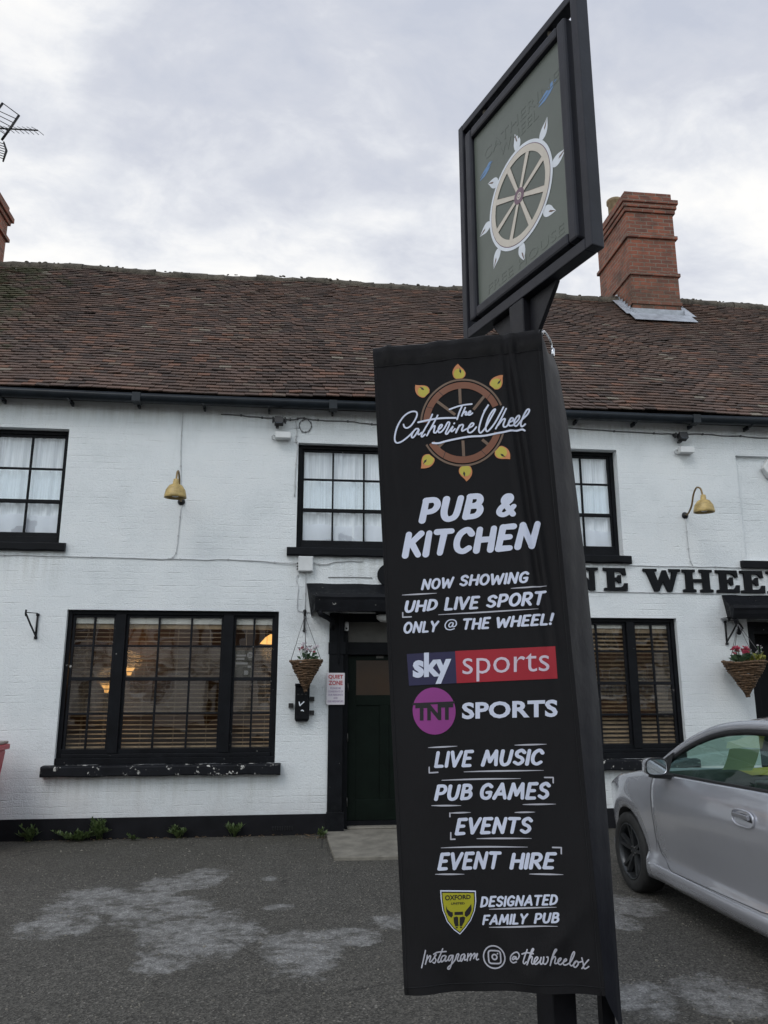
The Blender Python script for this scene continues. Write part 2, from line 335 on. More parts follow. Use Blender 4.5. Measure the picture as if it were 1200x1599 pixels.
M['bin'] = simple('red_bin_plastic', (.42, .022, .035), .4, 0, .15, 5, .1, 40)
M['bin_lid'] = simple('greyed_bin_rim', (.26, .22, .19), .55, 0, .2, 8, .1, 40)
M['sign_metal'] = simple('black_sign_frame_paint', (.011, .0115, .019), .48, 0, .2, 7, .15, 50, .004, .35)
M['sign_post'] = simple('dark_sign_post_paint', (.010, .010, .014), .5, 0, .25, 7, .15, 50, .004, .3)
M['panel'] = simple('sage_green_sign_panel', (.106, .123, .105), .42, 0, .07, 3, .08, 25)
M['panel_text'] = simple('raised_sage_letter', (.103, .120, .1025), .42, 0, .07, 3, .0)
M['cream'] = simple('cream_sign_paint', (.60, .55, .48), .5, 0, .06, 9, .05, 60)
M['white_paint'] = simple('white_sign_paint', (.70, .74, .80), .5, 0, .06, 9, .05, 60)
M['purple'] = simple('purple_line_paint', (.17, .10, .14), .5, 0, .06, 9, 0)
M['umber'] = simple('umber_line_paint', (.15, .09, .07), .5, 0, .06, 9, 0)
M['swallow'] = simple('blue_swallow_paint', (.13, .25, .46), .5, 0, .06, 9, 0)
M['banner'] = mat_banner()
M['banner_side'] = simple('black_banner_reverse', (.0065, .0075, .0130), .55, 0, .12, 3, .35, 9, .02, .17)
M['thread'] = simple('black_stitching', (.006, .006, .008), .8, 0, .1, 8, 0)
PR = lambda n, c: simple(n, c, .6, 0, .06, 6, .08, 90, .002)
M['p_white'] = PR('pale_print', (.64, .68, .82)); M['p_grey'] = PR('grey_script_print', (.48, .48, .54))
M['p_brown'] = PR('brown_print', (.19, .070, .036)); M['p_tan'] = PR('tan_print', (.155, .100, .068)); M['p_black'] = PR('black_print', (.012, .011, .013))
M['p_yellow'] = PR('yellow_print', (.50, .43, .06)); M['p_orange'] = PR('orange_print', (.56, .22, .085))
M['p_navy'] = PR('navy_print', (.021, .019, .066)); M['p_red'] = PR('red_box_print', (.36, .012, .026)); M['p_pink'] = PR('pale_pink_print', (.66, .56, .66))
M['p_magenta'] = PR('magenta_print', (.27, .040, .23)); M['p_shield'] = PR('shield_yellow_print', (.38, .36, .018))
M['chrome'] = simple('bright_metal', (.62, .63, .66), .2, .9, .1, 9, 0)
M['silver'] = mat_paint_silver()
M['trim'] = simple('black_rubber_trim', (.010, .010, .011), .5, 0, .2, 9, .1, 60)
M['tyre'] = simple('tyre_rubber', (.016, .016, .016), .75, 0, .3, 12, .4, 70)
M['rim'] = simple('dark_grey_alloy', (.045, .048, .052), .33, .5, .2, 9, 0)
M['car_glass'] = mat_glass('green_tinted_car_glass', (.62, .76, .70), .9, 0, 1, .05)
M['dash'] = simple('dark_dashboard_plastic', (.030, .038, .036), .6, 0, .15, 9, .2, 200)
M['dash_silver'] = simple('silver_dash_trim', (.30, .31, .31), .4, .4, .1, 9, 0)
M['mirror'] = simple('mirror_glass', (.72, .80, .84), .03, 1, .02, 2, 0)
M['disc'] = simple('dull_brake_disc', (.07, .068, .066), .5, .6, .2, 20, 0)
M['lens'] = simple('clear_lamp_lens', (.55, .57, .6), .12, .3, .1, 4, 0)
M['tail'] = simple('red_lamp_lens', (.35, .012, .012), .15, 0, .1, 4, 0)
M['leaflet'] = mat_cloth('pale_green_leaflet', (.58, .66, .44), .5)
M['paper'] = mat_cloth('yellow_paper', (.66, .56, .16), .2)
M['weed'] = mat_leaf('weed_leaf', (.06, .10, .03), (.14, .19, .07))
M['leafbrown'] = mat_leaf('dead_leaf', (.16, .10, .05), (.30, .21, .12))
M['foliage'] = mat_leaf('basket_leaf', (.03, .07, .03), (.10, .17, .09))
M['yellowleaf'] = mat_leaf('yellow_green_leaf', (.20, .22, .035), (.38, .37, .10))
M['petal'] = mat_leaf('pink_petal', (.42, .035, .085), (.62, .14, .20))
M['petal_w'] = mat_leaf('white_petal', (.55, .52, .55), (.75, .68, .72))
M['cable'] = simple('grey_cable', (.10, .10, .105), .6, 0, .3, 9, 0)
M['cable_w'] = simple('painted_cable', (.50, .51, .52), .6, 0, .2, 9, 0)
M['poster'] = simple('dark_poster_print', (.055, .055, .052), .5, 0, .3, 12, 0)
M['house'] = simple('pale_render', (.48, .46, .43), .8, 0, .12, 1.5, .3, 30)
M['slate'] = simple('grey_slate_roof', (.085, .08, .08), .7, 0, .3, 8, .4, 30)
M['house_dark'] = simple('dark_window_glazing', (.03, .035, .04), .15, 0, .1, 3, 0)
M['blackpl'] = simple('black_plastic_housing', (.012, .012, .013), .5, 0, .2, 9, .1, 60)

# ---------------------------------------------------------------- helpers
WLOC = {}
def empty(name, loc=(0, 0, 0), label=None, cat=None, group=None):
    o = bpy.data.objects.new(name, None); col.objects.link(o); o.location = loc; o.empty_display_size = .2
    WLOC[o.name] = Vector(loc)
    return tag(o, label, cat, group)
def tag(o, label=None, cat=None, group=None, kind=None):
    if label: o['label'] = label
    if cat: o['category'] = cat
    if group: o['group'] = group
    if kind: o['kind'] = kind
    return o
class MB:
    def __init__(s): s.v = []; s.f = []; s.m = []; s.sm = []
    def add(s, vs, fs, mi=0, smooth=False):
        b = len(s.v); s.v += [tuple(map(float, p)) for p in vs]
        for f in fs: s.f.append(tuple(b+i for i in f)); s.m.append(mi); s.sm.append(smooth)
        return s
    def box(s, x0, x1, y0, y1, z0, z1, mi=0, rot=None, about=None):
        vs = [Vector((x, y, z)) for z in (z0, z1) for y in (y0, y1) for x in (x0, x1)]
        if rot is not None:
            c = Vector(about) if about else Vector(((x0+x1)/2, (y0+y1)/2, (z0+z1)/2)); vs = [rot @ (p-c) + c for p in vs]
        return s.add(vs, [(0,2,3,1), (4,5,7,6), (0,1,5,4), (2,6,7,3), (0,4,6,2), (1,3,7,5)], mi)
    def obox(s, c, ax, ay, az, mi=0):
        c, ax, ay, az = map(Vector, (c, ax, ay, az))
        vs = [c+ax*i+ay*j+az*k for k in (-1, 1) for j in (-1, 1) for i in (-1, 1)]
        return s.add(vs, [(0,2,3,1), (4,5,7,6), (0,1,5,4), (2,6,7,3), (0,4,6,2), (1,3,7,5)], mi)
    def quad(s, a, b, c, d, mi=0): return s.add([a, b, c, d], [(0, 1, 2, 3)], mi)
    def tube(s, pts, r, n=8, mi=0, caps=True):
        pts = [Vector(p) for p in pts]; rs = r if isinstance(r, (list, tuple)) else [r]*len(pts)
        vs = []; up = None
        for i, p in enumerate(pts):
            t = (pts[min(i+1, len(pts)-1)]-pts[max(i-1, 0)]).normalized()
            if up is None: up = t.orthogonal().normalized()
            up = (up-t*up.dot(t)).normalized() if (up-t*up.dot(t)).length > 1e-6 else t.orthogonal().normalized()
            sd = t.cross(up)
            vs += [p+(up*math.cos(2*math.pi*k/n)+sd*math.sin(2*math.pi*k/n))*rs[i] for k in range(n)]
        fs = [(i*n+k, i*n+(k+1) % n, (i+1)*n+(k+1) % n, (i+1)*n+k) for i in range(len(pts)-1) for k in range(n)]
        s.add(vs, fs, mi, True)
        if caps:
            b = len(s.v)-len(vs); s.f += [tuple(b+k for k in range(n))[::-1], tuple(b+(len(pts)-1)*n+k for k in range(n))]; s.m += [mi, mi]; s.sm += [False, False]
        return s
    def lathe(s, prof, o=(0, 0, 0), axis=(0, 0, 1), n=24, mi=0, smooth=True):
        ax = Vector(axis).normalized(); u = ax.orthogonal().normalized(); w_ = ax.cross(u); o = Vector(o)
        vs = [o+ax*h+(u*math.cos(2*math.pi*k/n)+w_*math.sin(2*math.pi*k/n))*r for r, h in prof for k in range(n)]
        fs = [(i*n+k, i*n+(k+1) % n, (i+1)*n+(k+1) % n, (i+1)*n+k) for i in range(len(prof)-1) for k in range(n)]
        return s.add(vs, fs, mi, smooth)
    def prism(s, poly, d0, d1, fn, mi=0):
        n = len(poly); vs = [fn(a, b, d0) for a, b in poly]+[fn(a, b, d1) for a, b in poly]
        fs = [tuple(range(n))[::-1], tuple(range(n, 2*n))]+[(i, (i+1) % n, n+(i+1) % n, n+i) for i in range(n)]
        return s.add(vs, fs, mi)
    def grid(s, rows, mi=0, smooth=True, flip=False):
        nr, nc = len(rows), len(rows[0]); vs = [p for r_ in rows for p in r_]
        fs = [(i*nc+j, i*nc+j+1, (i+1)*nc+j+1, (i+1)*nc+j) for i in range(nr-1) for j in range(nc-1)]
        if flip: fs = [f[::-1] for f in fs]
        return s.add(vs, fs, mi, smooth)
    def build(s, name, mats, parent=None, origin=None, bevel=0, fixn=True):
        me = bpy.data.meshes.new(name); off = Vector((0, 0, 0))
        if parent is not None: off = WLOC[parent.name]
        elif origin is not None: off = Vector(origin)
        me.from_pydata([tuple(Vector(p)-off) for p in s.v], [], s.f)
        for m_ in (mats if isinstance(mats, (list, tuple)) else [mats]): me.materials.append(m_)
        me.polygons.foreach_set('material_index', s.m); me.polygons.foreach_set('use_smooth', s.sm)
        if fixn:
            bm = bmesh.new(); bm.from_mesh(me); bmesh.ops.recalc_face_normals(bm, faces=bm.faces); bm.to_mesh(me); bm.free()
        me.update()
        o = bpy.data.objects.new(name, me); col.objects.link(o)
        if parent is not None: o.parent = parent; WLOC[o.name] = off
        else: o.location = off; WLOC[o.name] = off
        if bevel:
            b = o.modifiers.new('bevel', 'BEVEL'); b.width = bevel; b.segments = 2; b.limit_method = 'ANGLE'; b.angle_limit = R(40)
        return o
import bmesh
def copy_tree(o, parent=None, dloc=(0, 0, 0)):
    c = o.copy(); col.objects.link(c)
    if parent is not None: c.parent = parent
    else: c.location = Vector(o.location)+Vector(dloc)
    WLOC[c.name] = WLOC[o.name]+Vector(dloc)
    for ch in list(o.children): copy_tree(ch, c, dloc)
    return c
def catmull(pts, k=6):
    P = [np.array(p, float) for p in pts]
    if len(P) < 3: return [tuple(p) for p in P]
    P = [2*P[0]-P[1]]+P+[2*P[-1]-P[-2]]; out = []
    for i in range(1, len(P)-2):
        for t in np.arange(k)/k:
            a, b, c_, d = P[i-1], P[i], P[i+1], P[i+2]
            out.append(tuple(.5*((2*b)+(c_-a)*t+(2*a-5*b+4*c_-d)*t*t+(3*b-a-3*c_+d)*t**3)))
    out.append(tuple(P[-2])); return out
def ribbon(pts, hw, cap=True, n=7):
    """flat brush stroke along 2-D pts; returns verts, faces"""
    P = []
    for p in pts:
        p = np.array(p, float)
        if not P or np.linalg.norm(p-P[-1]) > 1e-5: P.append(p)
    if len(P) < 2: P = [P[0], P[0]+np.array((1e-4, 0))]
    H = hw if hasattr(hw, '__len__') else [hw]*len(P)
    T = [(P[min(i+1, len(P)-1)]-P[max(i-1, 0)]) for i in range(len(P))]; T = [t/max(np.linalg.norm(t), 1e-9) for t in T]
    V = []
    for p, t, h in zip(P, T, H):
        nn = np.array((-t[1], t[0])); V += [p+nn*h, p-nn*h]
    F = [(2*i, 2*i+1, 2*i+3, 2*i+2) for i in range(len(P)-1)]
    if cap:
        for idx, sg in ((0, -1), (len(P)-1, 1)):
            t = T[idx]*sg; nn = np.array((-t[1], t[0])); b = len(V); h = H[min(idx, len(H)-1)]
            V.append(P[idx]); V += [P[idx]+(nn*math.cos(a)+t*math.sin(a))*h for a in np.linspace(0, math.pi, n)]
            F += [(b, b+1+k, b+2+k) for k in range(n-1)]
    return V, F
def split_corners(pts, ang=50):
    out = [[pts[0]]]
    for i in range(1, len(pts)):
        out[-1].append(pts[i])
        if i < len(pts)-1:
            a = np.array(pts[i])-pts[i-1]; b = np.array(pts[i+1])-pts[i]
            c = a@b/max(np.linalg.norm(a)*np.linalg.norm(b), 1e-9)
            if c < math.cos(R(ang)): out.append([pts[i]])
    return out
def outline_mesh(polys, depth, bevel=0):
    """closed 2-D outlines (holes allowed) -> extruded mesh data in x,y with thickness along z"""
    cu = bpy.data.curves.new('outline', 'CURVE'); cu.dimensions = '2D'; cu.fill_mode = 'BOTH'; cu.extrude = depth/2; cu.bevel_depth = bevel; cu.bevel_resolution = 1
    for p in polys:
        s_ = cu.splines.new('POLY'); s_.points.add(len(p)-1); s_.use_cyclic_u = True
        for q, (x, y) in zip(s_.points, p): q.co = (x, y, 0, 1)
    o = bpy.data.objects.new('outline', cu); me = bpy.data.meshes.new_from_object(o); bpy.data.objects.remove(o); bpy.data.curves.remove(cu)
    return me
def text_mesh(txt, embolden=0.0, spacing=1.0):
    cu = bpy.data.curves.new('text', 'FONT'); cu.body = txt; cu.offset = embolden; cu.size = 1; cu.space_character = spacing; cu.resolution_u = 3; cu.fill_mode = 'FRONT' if False else 'BOTH'
    o = bpy.data.objects.new('text', cu); me = bpy.data.meshes.new_from_object(o)
    V = [(v.co.x, v.co.y) for v in me.vertices]; F = [tuple(p.vertices) for p in me.polygons]
    bpy.data.objects.remove(o); bpy.data.curves.remove(cu); bpy.data.meshes.remove(me); return V, F
def norm_quad(V, quad, pad=None):
    a = np.array(V); lo, hi = a.min(0), a.max(0)
    if pad: lo = np.array((lo[0], pad[0])); hi = np.array((hi[0], pad[1]))
    u = (a-lo)/(hi-lo); q = [np.array(p) for p in quad]
    return [(1-s)*(1-t)*q[0]+s*(1-t)*q[1]+s*t*q[2]+(1-s)*t*q[3] for s, t in u]

# ---------------------------------------------------------------- setting
g_ = MB(); xs = [-60, -20, -9, -4, 0, 4, 9, 20, 60]; ys = [-60, -25, -12, -7, -3, 0, 4, 20, 60]
g_.grid([[(x, y, 0) for x in xs] for y in ys], smooth=False)
tag(g_.build('ground', M['asphalt']), kind='structure')

# ================================================================ the pub
pub = empty('pub_building', (0, 0, 0), 'long white painted brick pub with black windows and a brown clay tile roof', 'pub')
XL, XR = -8.5, 11.0
HOLES = dict(UL=(-4.15, -2.82, 3.31, 4.73), UC=(-.02, 1.27, 3.31, 4.655), UR=(2.88, 4.17, 3.28, 4.70),
             LL=(-2.655, -.204, .785, 2.523), LR=(2.36, 4.81, .785, 2.485), D1=(.404, 1.76, 0, 2.52), D2=(5.76, 7.0, 0, 2.49), BW=(5.84, 7.14, 3.24, 4.68))
DEEP = dict(BW=.055)
wx = sorted({XL, XR, *[h[i] for h in HOLES.values() for i in (0, 1)], *np.arange(-8, 11, 1.0)})
wz = sorted({0, 5.10, *[h[i] for h in HOLES.values() for i in (2, 3)], .6, 1.2, 1.8})
mb = MB()
inside = lambda x, z: any(h[0] < x < h[1] and h[2] < z < h[3] for h in HOLES.values())
for i in range(len(wx)-1):
    for j in range(len(wz)-1):
        a, b, c, d = wx[i], wx[i+1], wz[j], wz[j+1]
        if not inside((a+b)/2, (c+d)/2): mb.quad((a, 0, c), (b, 0, c), (b, 0, d), (a, 0, d))
for k, (a, b, c, d) in HOLES.items():
    e = DEEP.get(k, .26)
    if k in ('D1', 'D2'): e = .5
    mb.quad((a, 0, c), (a, 0, d), (a, e, d), (a, e, c)); mb.quad((b, 0, c), (b, e, c), (b, e, d), (b, 0, d)); mb.quad((a, 0, d), (b, 0, d), (b, e, d), (a, e, d))
    if k not in ('D1', 'D2'): mb.quad((a, 0, c), (a, e, c), (b, e, c), (b, 0, c))
    if k == 'BW': mb.quad((a, e, c), (b, e, c), (b, e, d), (a, e, d))
mb.quad((XL, 0, 0), (XL, 7, 0), (XL, 7, 5.1), (XL, 0, 5.1)); mb.quad((XR, 0, 0), (XR, 7, 0), (XR, 7, 5.1), (XR, 0, 5.1)); mb.quad((XL, 7, 0), (XR, 7, 0), (XR, 7, 5.1), (XL, 7, 5.1))
for x in (XL, XR): mb.add([(x, -.0, 5.1), (x, 7, 5.1), (x, 3.5, 8.66)], [(0, 1, 2)])
mb.build('wall', M['wall'], pub, fixn=False)
# inner rooms seen through the bar windows
mb = MB()
for a, b in ((-3.6, .38), (1.9, 5.7)):
    mb.box(a, b, 3.2, 3.3, .02, 2.62, 0); mb.box(a, a+.06, .27, 3.2, .02, 2.62, 0); mb.box(b-.06, b, .27, 3.2, .02, 2.62, 0)
    mb.box(a, b, .27, 3.3, 2.63, 2.70, 1); mb.box(a, b, .27, 3.3, -.06, .015, 1); mb.box(a+.06, b-.06, 3.14, 3.19, .02, 1.0, 1)
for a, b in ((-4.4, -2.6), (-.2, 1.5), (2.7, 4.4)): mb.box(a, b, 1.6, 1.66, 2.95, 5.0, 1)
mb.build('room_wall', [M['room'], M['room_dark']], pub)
# plinth
mb = MB(); 
for a, b in ((XL, .404), (1.76, 5.76), (7.0, XR)): mb.box(a, b, -.022, .02, 0, .222)
for a in (-.21, -3.9):                              # air bricks
    for k in range(9): mb.box(a+k*.027, a+k*.027+.016, -.026, -.021, .055, .10, 1)
mb.build('plinth', [M['plinth'], M['iron']], pub, bevel=.006)

# ---- windows
def window(key, lights, rows, y, bot, jamb=.05, head=.05, upper=False, sill=None, glass='glass'):
    x0, x1, z0, z1 = HOLES[key]
    f = MB(); yb = y+.09
    f.box(x0+.002, x0+jamb, y, yb, z0+.002, z1-.002); f.box(x1-jamb, x1-.002, y, yb, z0+.002, z1-.002)
    f.box(x0+jamb, x1-jamb, y+.002, yb-.002, z1-head, z1-.002); f.box(x0+jamb, x1-jamb, y-.003, yb, z0+.002, bot-.05)
    f.box(x0+jamb, x1-jamb, y+.006, yb-.01, bot-.05, bot)
    if not upper:
        f.box(x0+.002, x1-.002, y-.045, y-.0035, z0+.001, z0+.07)      # lower weather board
        f.box(x0+jamb+.01, x1-jamb-.01, y-.02, y-.0045, z0+.071, z0+.11)
    ml = sorted(lights)
    for (a, b, n), (c, d, n2) in zip(ml[:-1], ml[1:]): f.box(b, c, y-.02, yb+.01, bot-.05, z1-head)   # mullions
    wn = f.build('window', M['black'] if not upper else M['black_clean'], pub, bevel=.004)
    gb = MB(); pn = MB(); yc = y+.045
    zz = [bot]+list(rows)+[z1-head]
    for (a, b, n) in lights:
        w1 = .028
        gb.box(a, a+w1, yc-.02, yc+.02, bot, z1-head); gb.box(b-w1, b, yc-.02, yc+.02, bot, z1-head)
        gb.box(a+w1, b-w1, yc-.018, yc+.018, z1-head-.03, z1-head-.0005)
        for k in range(1, n):
            xm = a+(b-a)*k/n; gb.box(xm-.011, xm+.011, yc-.017, yc+.017, bot, z1-head-.0305)
        for q, r_ in enumerate(rows):
            th = .021 if (q == len(rows)//2) else .012
            dy = .012 if th > .02 else 0
            gb.box(a+w1+.0004, b-w1-.0004, yc-.016-dy, yc+.016, r_-th, r_+th)
        for k in range(n):
            for q in range(len(zz)-1):
                xa, xb = a+(b-a)*k/n, a+(b-a)*(k+1)/n; t1, t2 = rng.normal(0, .004), rng.normal(0, .0035)
                pn.quad((xa, yc-t1*.5-t2*.5, zz[q]), (xb, yc+t1*.5-t2*.5, zz[q]), (xb, yc+t1*.5+t2*.5, zz[q+1]), (xa, yc-t1*.5+t2*.5, zz[q+1]))
    gb.build('glazing_bar', M['bars'] if not upper else M['black'], wn, bevel=.003)
    pn.build('pane', M[glass], wn, fixn=False)
    if sill:
        a, b, zb, zt, pr = sill; s_ = MB(); n = 14; vs = []
        for k in range(n+1):
            x = a+(b-a)*k/n; dz = .006*math.sin(k*1.7)
            vs.append([(x, .05, zt-.01), (x, -pr+.01, zt-.022+dz*.3), (x, -pr, zt-.035), (x, -pr, zb+.012+dz), (x, -pr+.012, zb+dz), (x, .0, zb), (x, .05, zt-.01)])
        s_.grid(vs, smooth=False)
        for k in (0, n): s_.add(vs[k][:6], [tuple(range(6))])
        s_.build('sill', M['black_clean'] if upper else M['peeling'], wn, bevel=.004)
    return wn
def lights3(x0, x1, n, jamb=.05): return [(x0+jamb, x1-jamb, n)]
window('UL', lights3(-4.15, -2.82, 3), [4.25, 3.84], .10, 3.45, upper=True, sill=(-4.25, -2.735, 3.205, 3.326, .06))
window('UC', lights3(-.02, 1.27, 3), [4.21, 3.81], .09, 3.42, upper=True, sill=(-.131, 1.37, 3.20, 3.326, .06))
window('UR', lights3(2.88, 4.17, 3), [4.26, 3.84], .12, 3.42, upper=True, sill=(2.78, 4.25, 3.174, 3.296, .06))
window('LL', [(-2.60, -2.105, 2), (-1.988, -.856, 3), (-.737, -.254, 2)], [2.11, 1.73, 1.34], .05, .95, sill=(-2.765, -.135, .665, .799, .11), glass='bar_glass')
window('LR', [(2.415, 2.90, 2), (3.01, 4.16, 3), (4.262, 4.755, 2)], [2.07, 1.68, 1.30], .06, .95, sill=(2.25, 4.92, .655, .799, .10), glass='bar_glass')
s_ = MB().box(5.75, 7.24, -.06, .04, 3.14, 3.238); s_.build('sill', M['black_clean'], pub, bevel=.006)

# ---- roof
ROOF0, SL, RY = 5.17, .985, 3.5                         # eaves height at y=-.2, slope, ridge
def roof_z(y): return ROOF0+(y+.2)*SL
def sag(x, t): return .035*math.sin(x*.55+.6)*math.sin(math.pi*min(t, 1))+.02*math.sin(x*1.7+2*t)+.010*math.sin(x*.9+5*t+1)
L_ = math.hypot(RY+.2, (RY+.2)*SL); ux = np.array((0, 1, SL))/math.hypot(1, SL); un = np.array((0, -SL, 1))/math.hypot(1, SL)
mb = MB(); nrow = 54; gauge = L_/nrow
for r_ in range(nrow):
    x = -7.2+(.0825 if r_ % 2 else 0)+rng.uniform(-.02, .02)
    while x < 10.4:
        wd = .163+rng.uniform(-.004, .004); t = (r_*gauge)/L_
        s0 = r_*gauge-.012+rng.normal(0, .0035); lift = .030+abs(rng.normal(0, .004)); tw = rng.normal(0, .0022); th = .015
        c = []
        hh = sag(x, t)
        if rng.random() < .012: lift += .010; s0 -= .016; tw += .006
        for sx in (0, 1):
            for (sv, nv) in ((s0, lift), (s0+.155, .005)):
                for tt in (0, th):
                    p = np.array((x+sx*wd, -.2, ROOF0))+ux*sv+un*(nv+tt+(tw if sx else -tw)+hh); c.append(p)
        # idx: sx*4 + sv*2 + top
        mb.add(c, [(1, 5, 7, 3), (0, 1, 3, 2), (4, 6, 7, 5), (0, 4, 5, 1)])
        x += wd+.004
roof = mb.build('roof', M['tiles'], pub, fixn=False)
mb = MB()
mb.quad((XL-.1, -.2, ROOF0-.06), (XR+.1, -.2, ROOF0-.06), (XR+.1, RY, roof_z(RY)-.06), (XL-.1, RY, roof_z(RY)-.06))
mb.quad((XL-.1, 7.2, ROOF0-.06), (XR+.1, 7.2, ROOF0-.06), (XR+.1, RY, roof_z(RY)-.06), (XL-.1, RY, roof_z(RY)-.06))
mb.quad((XL-.1, -.2, ROOF0-.061), (XR+.1, -.2, ROOF0-.061), (XR+.1, .02, ROOF0-.061), (XL-.1, .02, ROOF0-.061))
mb.build('roof_deck', M['slate'], roof)
mb = MB(); x = -7.2
while x < 10.4:
    ln = .30+rng.uniform(-.02, .03); zt = roof_z(RY)+.028+sag(x, 1)+rng.normal(0, .008); ty = rng.normal(0, .008)
    ring = []
    for e in (0, .5, 1):
        rr = .13+(.008 if e != .5 else 0)+rng.normal(0, .004)
        ring.append([(x+ln*e, RY+ty+rr*math.cos(a), zt-.07+rr*.85*math.sin(a)+rng.normal(0, .006)) for a in np.linspace(-.45, math.pi+.45, 11)])
    mb.grid(ring); x += ln-.006
for k in range(110):                                      # moss cushions and mortar lumps
    xx = rng.uniform(-7, 10.2); a = rng.uniform(.6, 2.2); rr = .12
    p = Vector((xx, RY-abs(rr*math.cos(a))*1.05, roof_z(RY)-.03+rr*.9*math.sin(a)+sag(xx, 1))); h = rng.uniform(.008, .022)
    mb.lathe([(0.001, h), (h*1.3, h*.6), (h*1.8, 0), (h*1.5, -h*.6)], p, (rng.normal(0, .3), -.5, 1), 7)
mb.build('ridge_tiles', M['moss_ridge'], roof)
# gutter
mb = MB(); gp = [(-.245, 5.135), (-.252, 5.145), (-.256, 5.11), (-.238, 5.065), (-.205, 5.042), (-.16, 5.05), (-.125, 5.085), (-.12, 5.14), (-.132, 5.14), (-.138, 5.09), (-.17, 5.06), (-.205, 5.052), (-.230, 5.072), (-.246, 5.11)]
rows = []
for x in np.linspace(XL, XR, 40): rows.append([(x, a, b+.006*math.sin(x*1.1)) for a, b in gp+gp[:1]])
mb.grid(rows)
for k in range(24):
    x = -7.6+k*.8
    mb.box(x-.012, x+.012, -.25, -.10, 5.034, 5.040); mb.box(x-.012, x+.012, -.10, .0, 5.02, 5.07)
    if k % 3 == 1: mb.box(x-.05, x+.05, -.262, -.115, 5.036, 5.148)
mb.build('gutter', M['gutter'], pub)
# ---- chimneys
def chimney(x0, x1, y0, y1, bands, zb, zt, dark):
    mb = MB(); mb.box(x0, x1, y0, y1, zb, bands[-1][0])
    for z0_, z1_, pr in bands: mb.box(x0-pr, x1+pr, y0-pr, y1+pr, z0_, z1_)
    mb.box(x0-.0, x1+.0, y0-.0, y1+.0, bands[-1][1], zt)
    return mb.build('chimney', M['brick'], pub, bevel=.008)
ch = chimney(5.95, 6.87, 2.87, 4.25, [(8.42, 8.50, .022), (9.00, 9.07, .032), (9.765, 9.835, .04), (10.30, 10.385, .035), (10.386, 10.475, .06), (10.476, 10.565, .085)], 7.6, 10.74, 0)
MB().lathe([(.13, 0), (.13, .34), (.155, .36), (.155, .42), (.135, .43), (.10, .43), (.10, .1)], (6.15, 3.75, 10.72), n=24).build('chimney_pot', M['pot'], ch)
MB().lathe([(.12, 0), (.12, .30), (.14, .32), (.14, .38), (.12, .39), (.09, .39), (.09, .1)], (6.62, 3.85, 10.72), n=24).build('chimney_pot', M['pot'], ch)
mb = MB()
def rp(x, y, n): return Vector((x, y, roof_z(y)))+Vector(un)*n
y0_ = 2.87
mb.quad(rp(5.83, y0_-.27, .05), rp(7.0, y0_-.27, .05), rp(7.0, y0_-.01, .055), rp(5.83, y0_-.01, .055))
mb.quad((5.90, y0_-.012, roof_z(y0_)+.03), (6.92, y0_-.012, roof_z(y0_)+.03), (6.92, y0_-.016, roof_z(y0_)+.14), (5.90, y0_-.016, roof_z(y0_)+.14))
for k in range(7):
    ya = y0_-.05+k*.1; xa = 5.95-.028
    mb.quad((xa, ya, roof_z(ya)+.02), (xa, ya+.1, roof_z(ya+.1)+.02), (xa, ya+.1, roof_z(ya)+.20), (xa, ya, roof_z(ya)+.17))
    mb.quad(rp(5.78, ya, .05), rp(xa, ya, .055), rp(xa, ya+.1, .055), rp(5.78, ya+.1, .05))
    xb = 6.87+.028
    mb.quad((xb, ya, roof_z(ya)+.02), (xb, ya+.1, roof_z(ya+.1)+.02), (xb, ya+.1, roof_z(ya)+.20), (xb, ya, roof_z(ya)+.17))
    mb.quad(rp(7.1, ya, .05), rp(xb, ya, .055), rp(xb, ya+.1, .055), rp(7.1, ya+.1, .05))
mb.build('lead_flashing', M['lead'], ch, fixn=False)
chl = chimney(-6.55, -5.53, 3.0, 4.22, [(9.72, 9.79, .05), (10.06, 10.14, .04), (10.141, 10.24, .08)], 7.8, 10.42, 1)

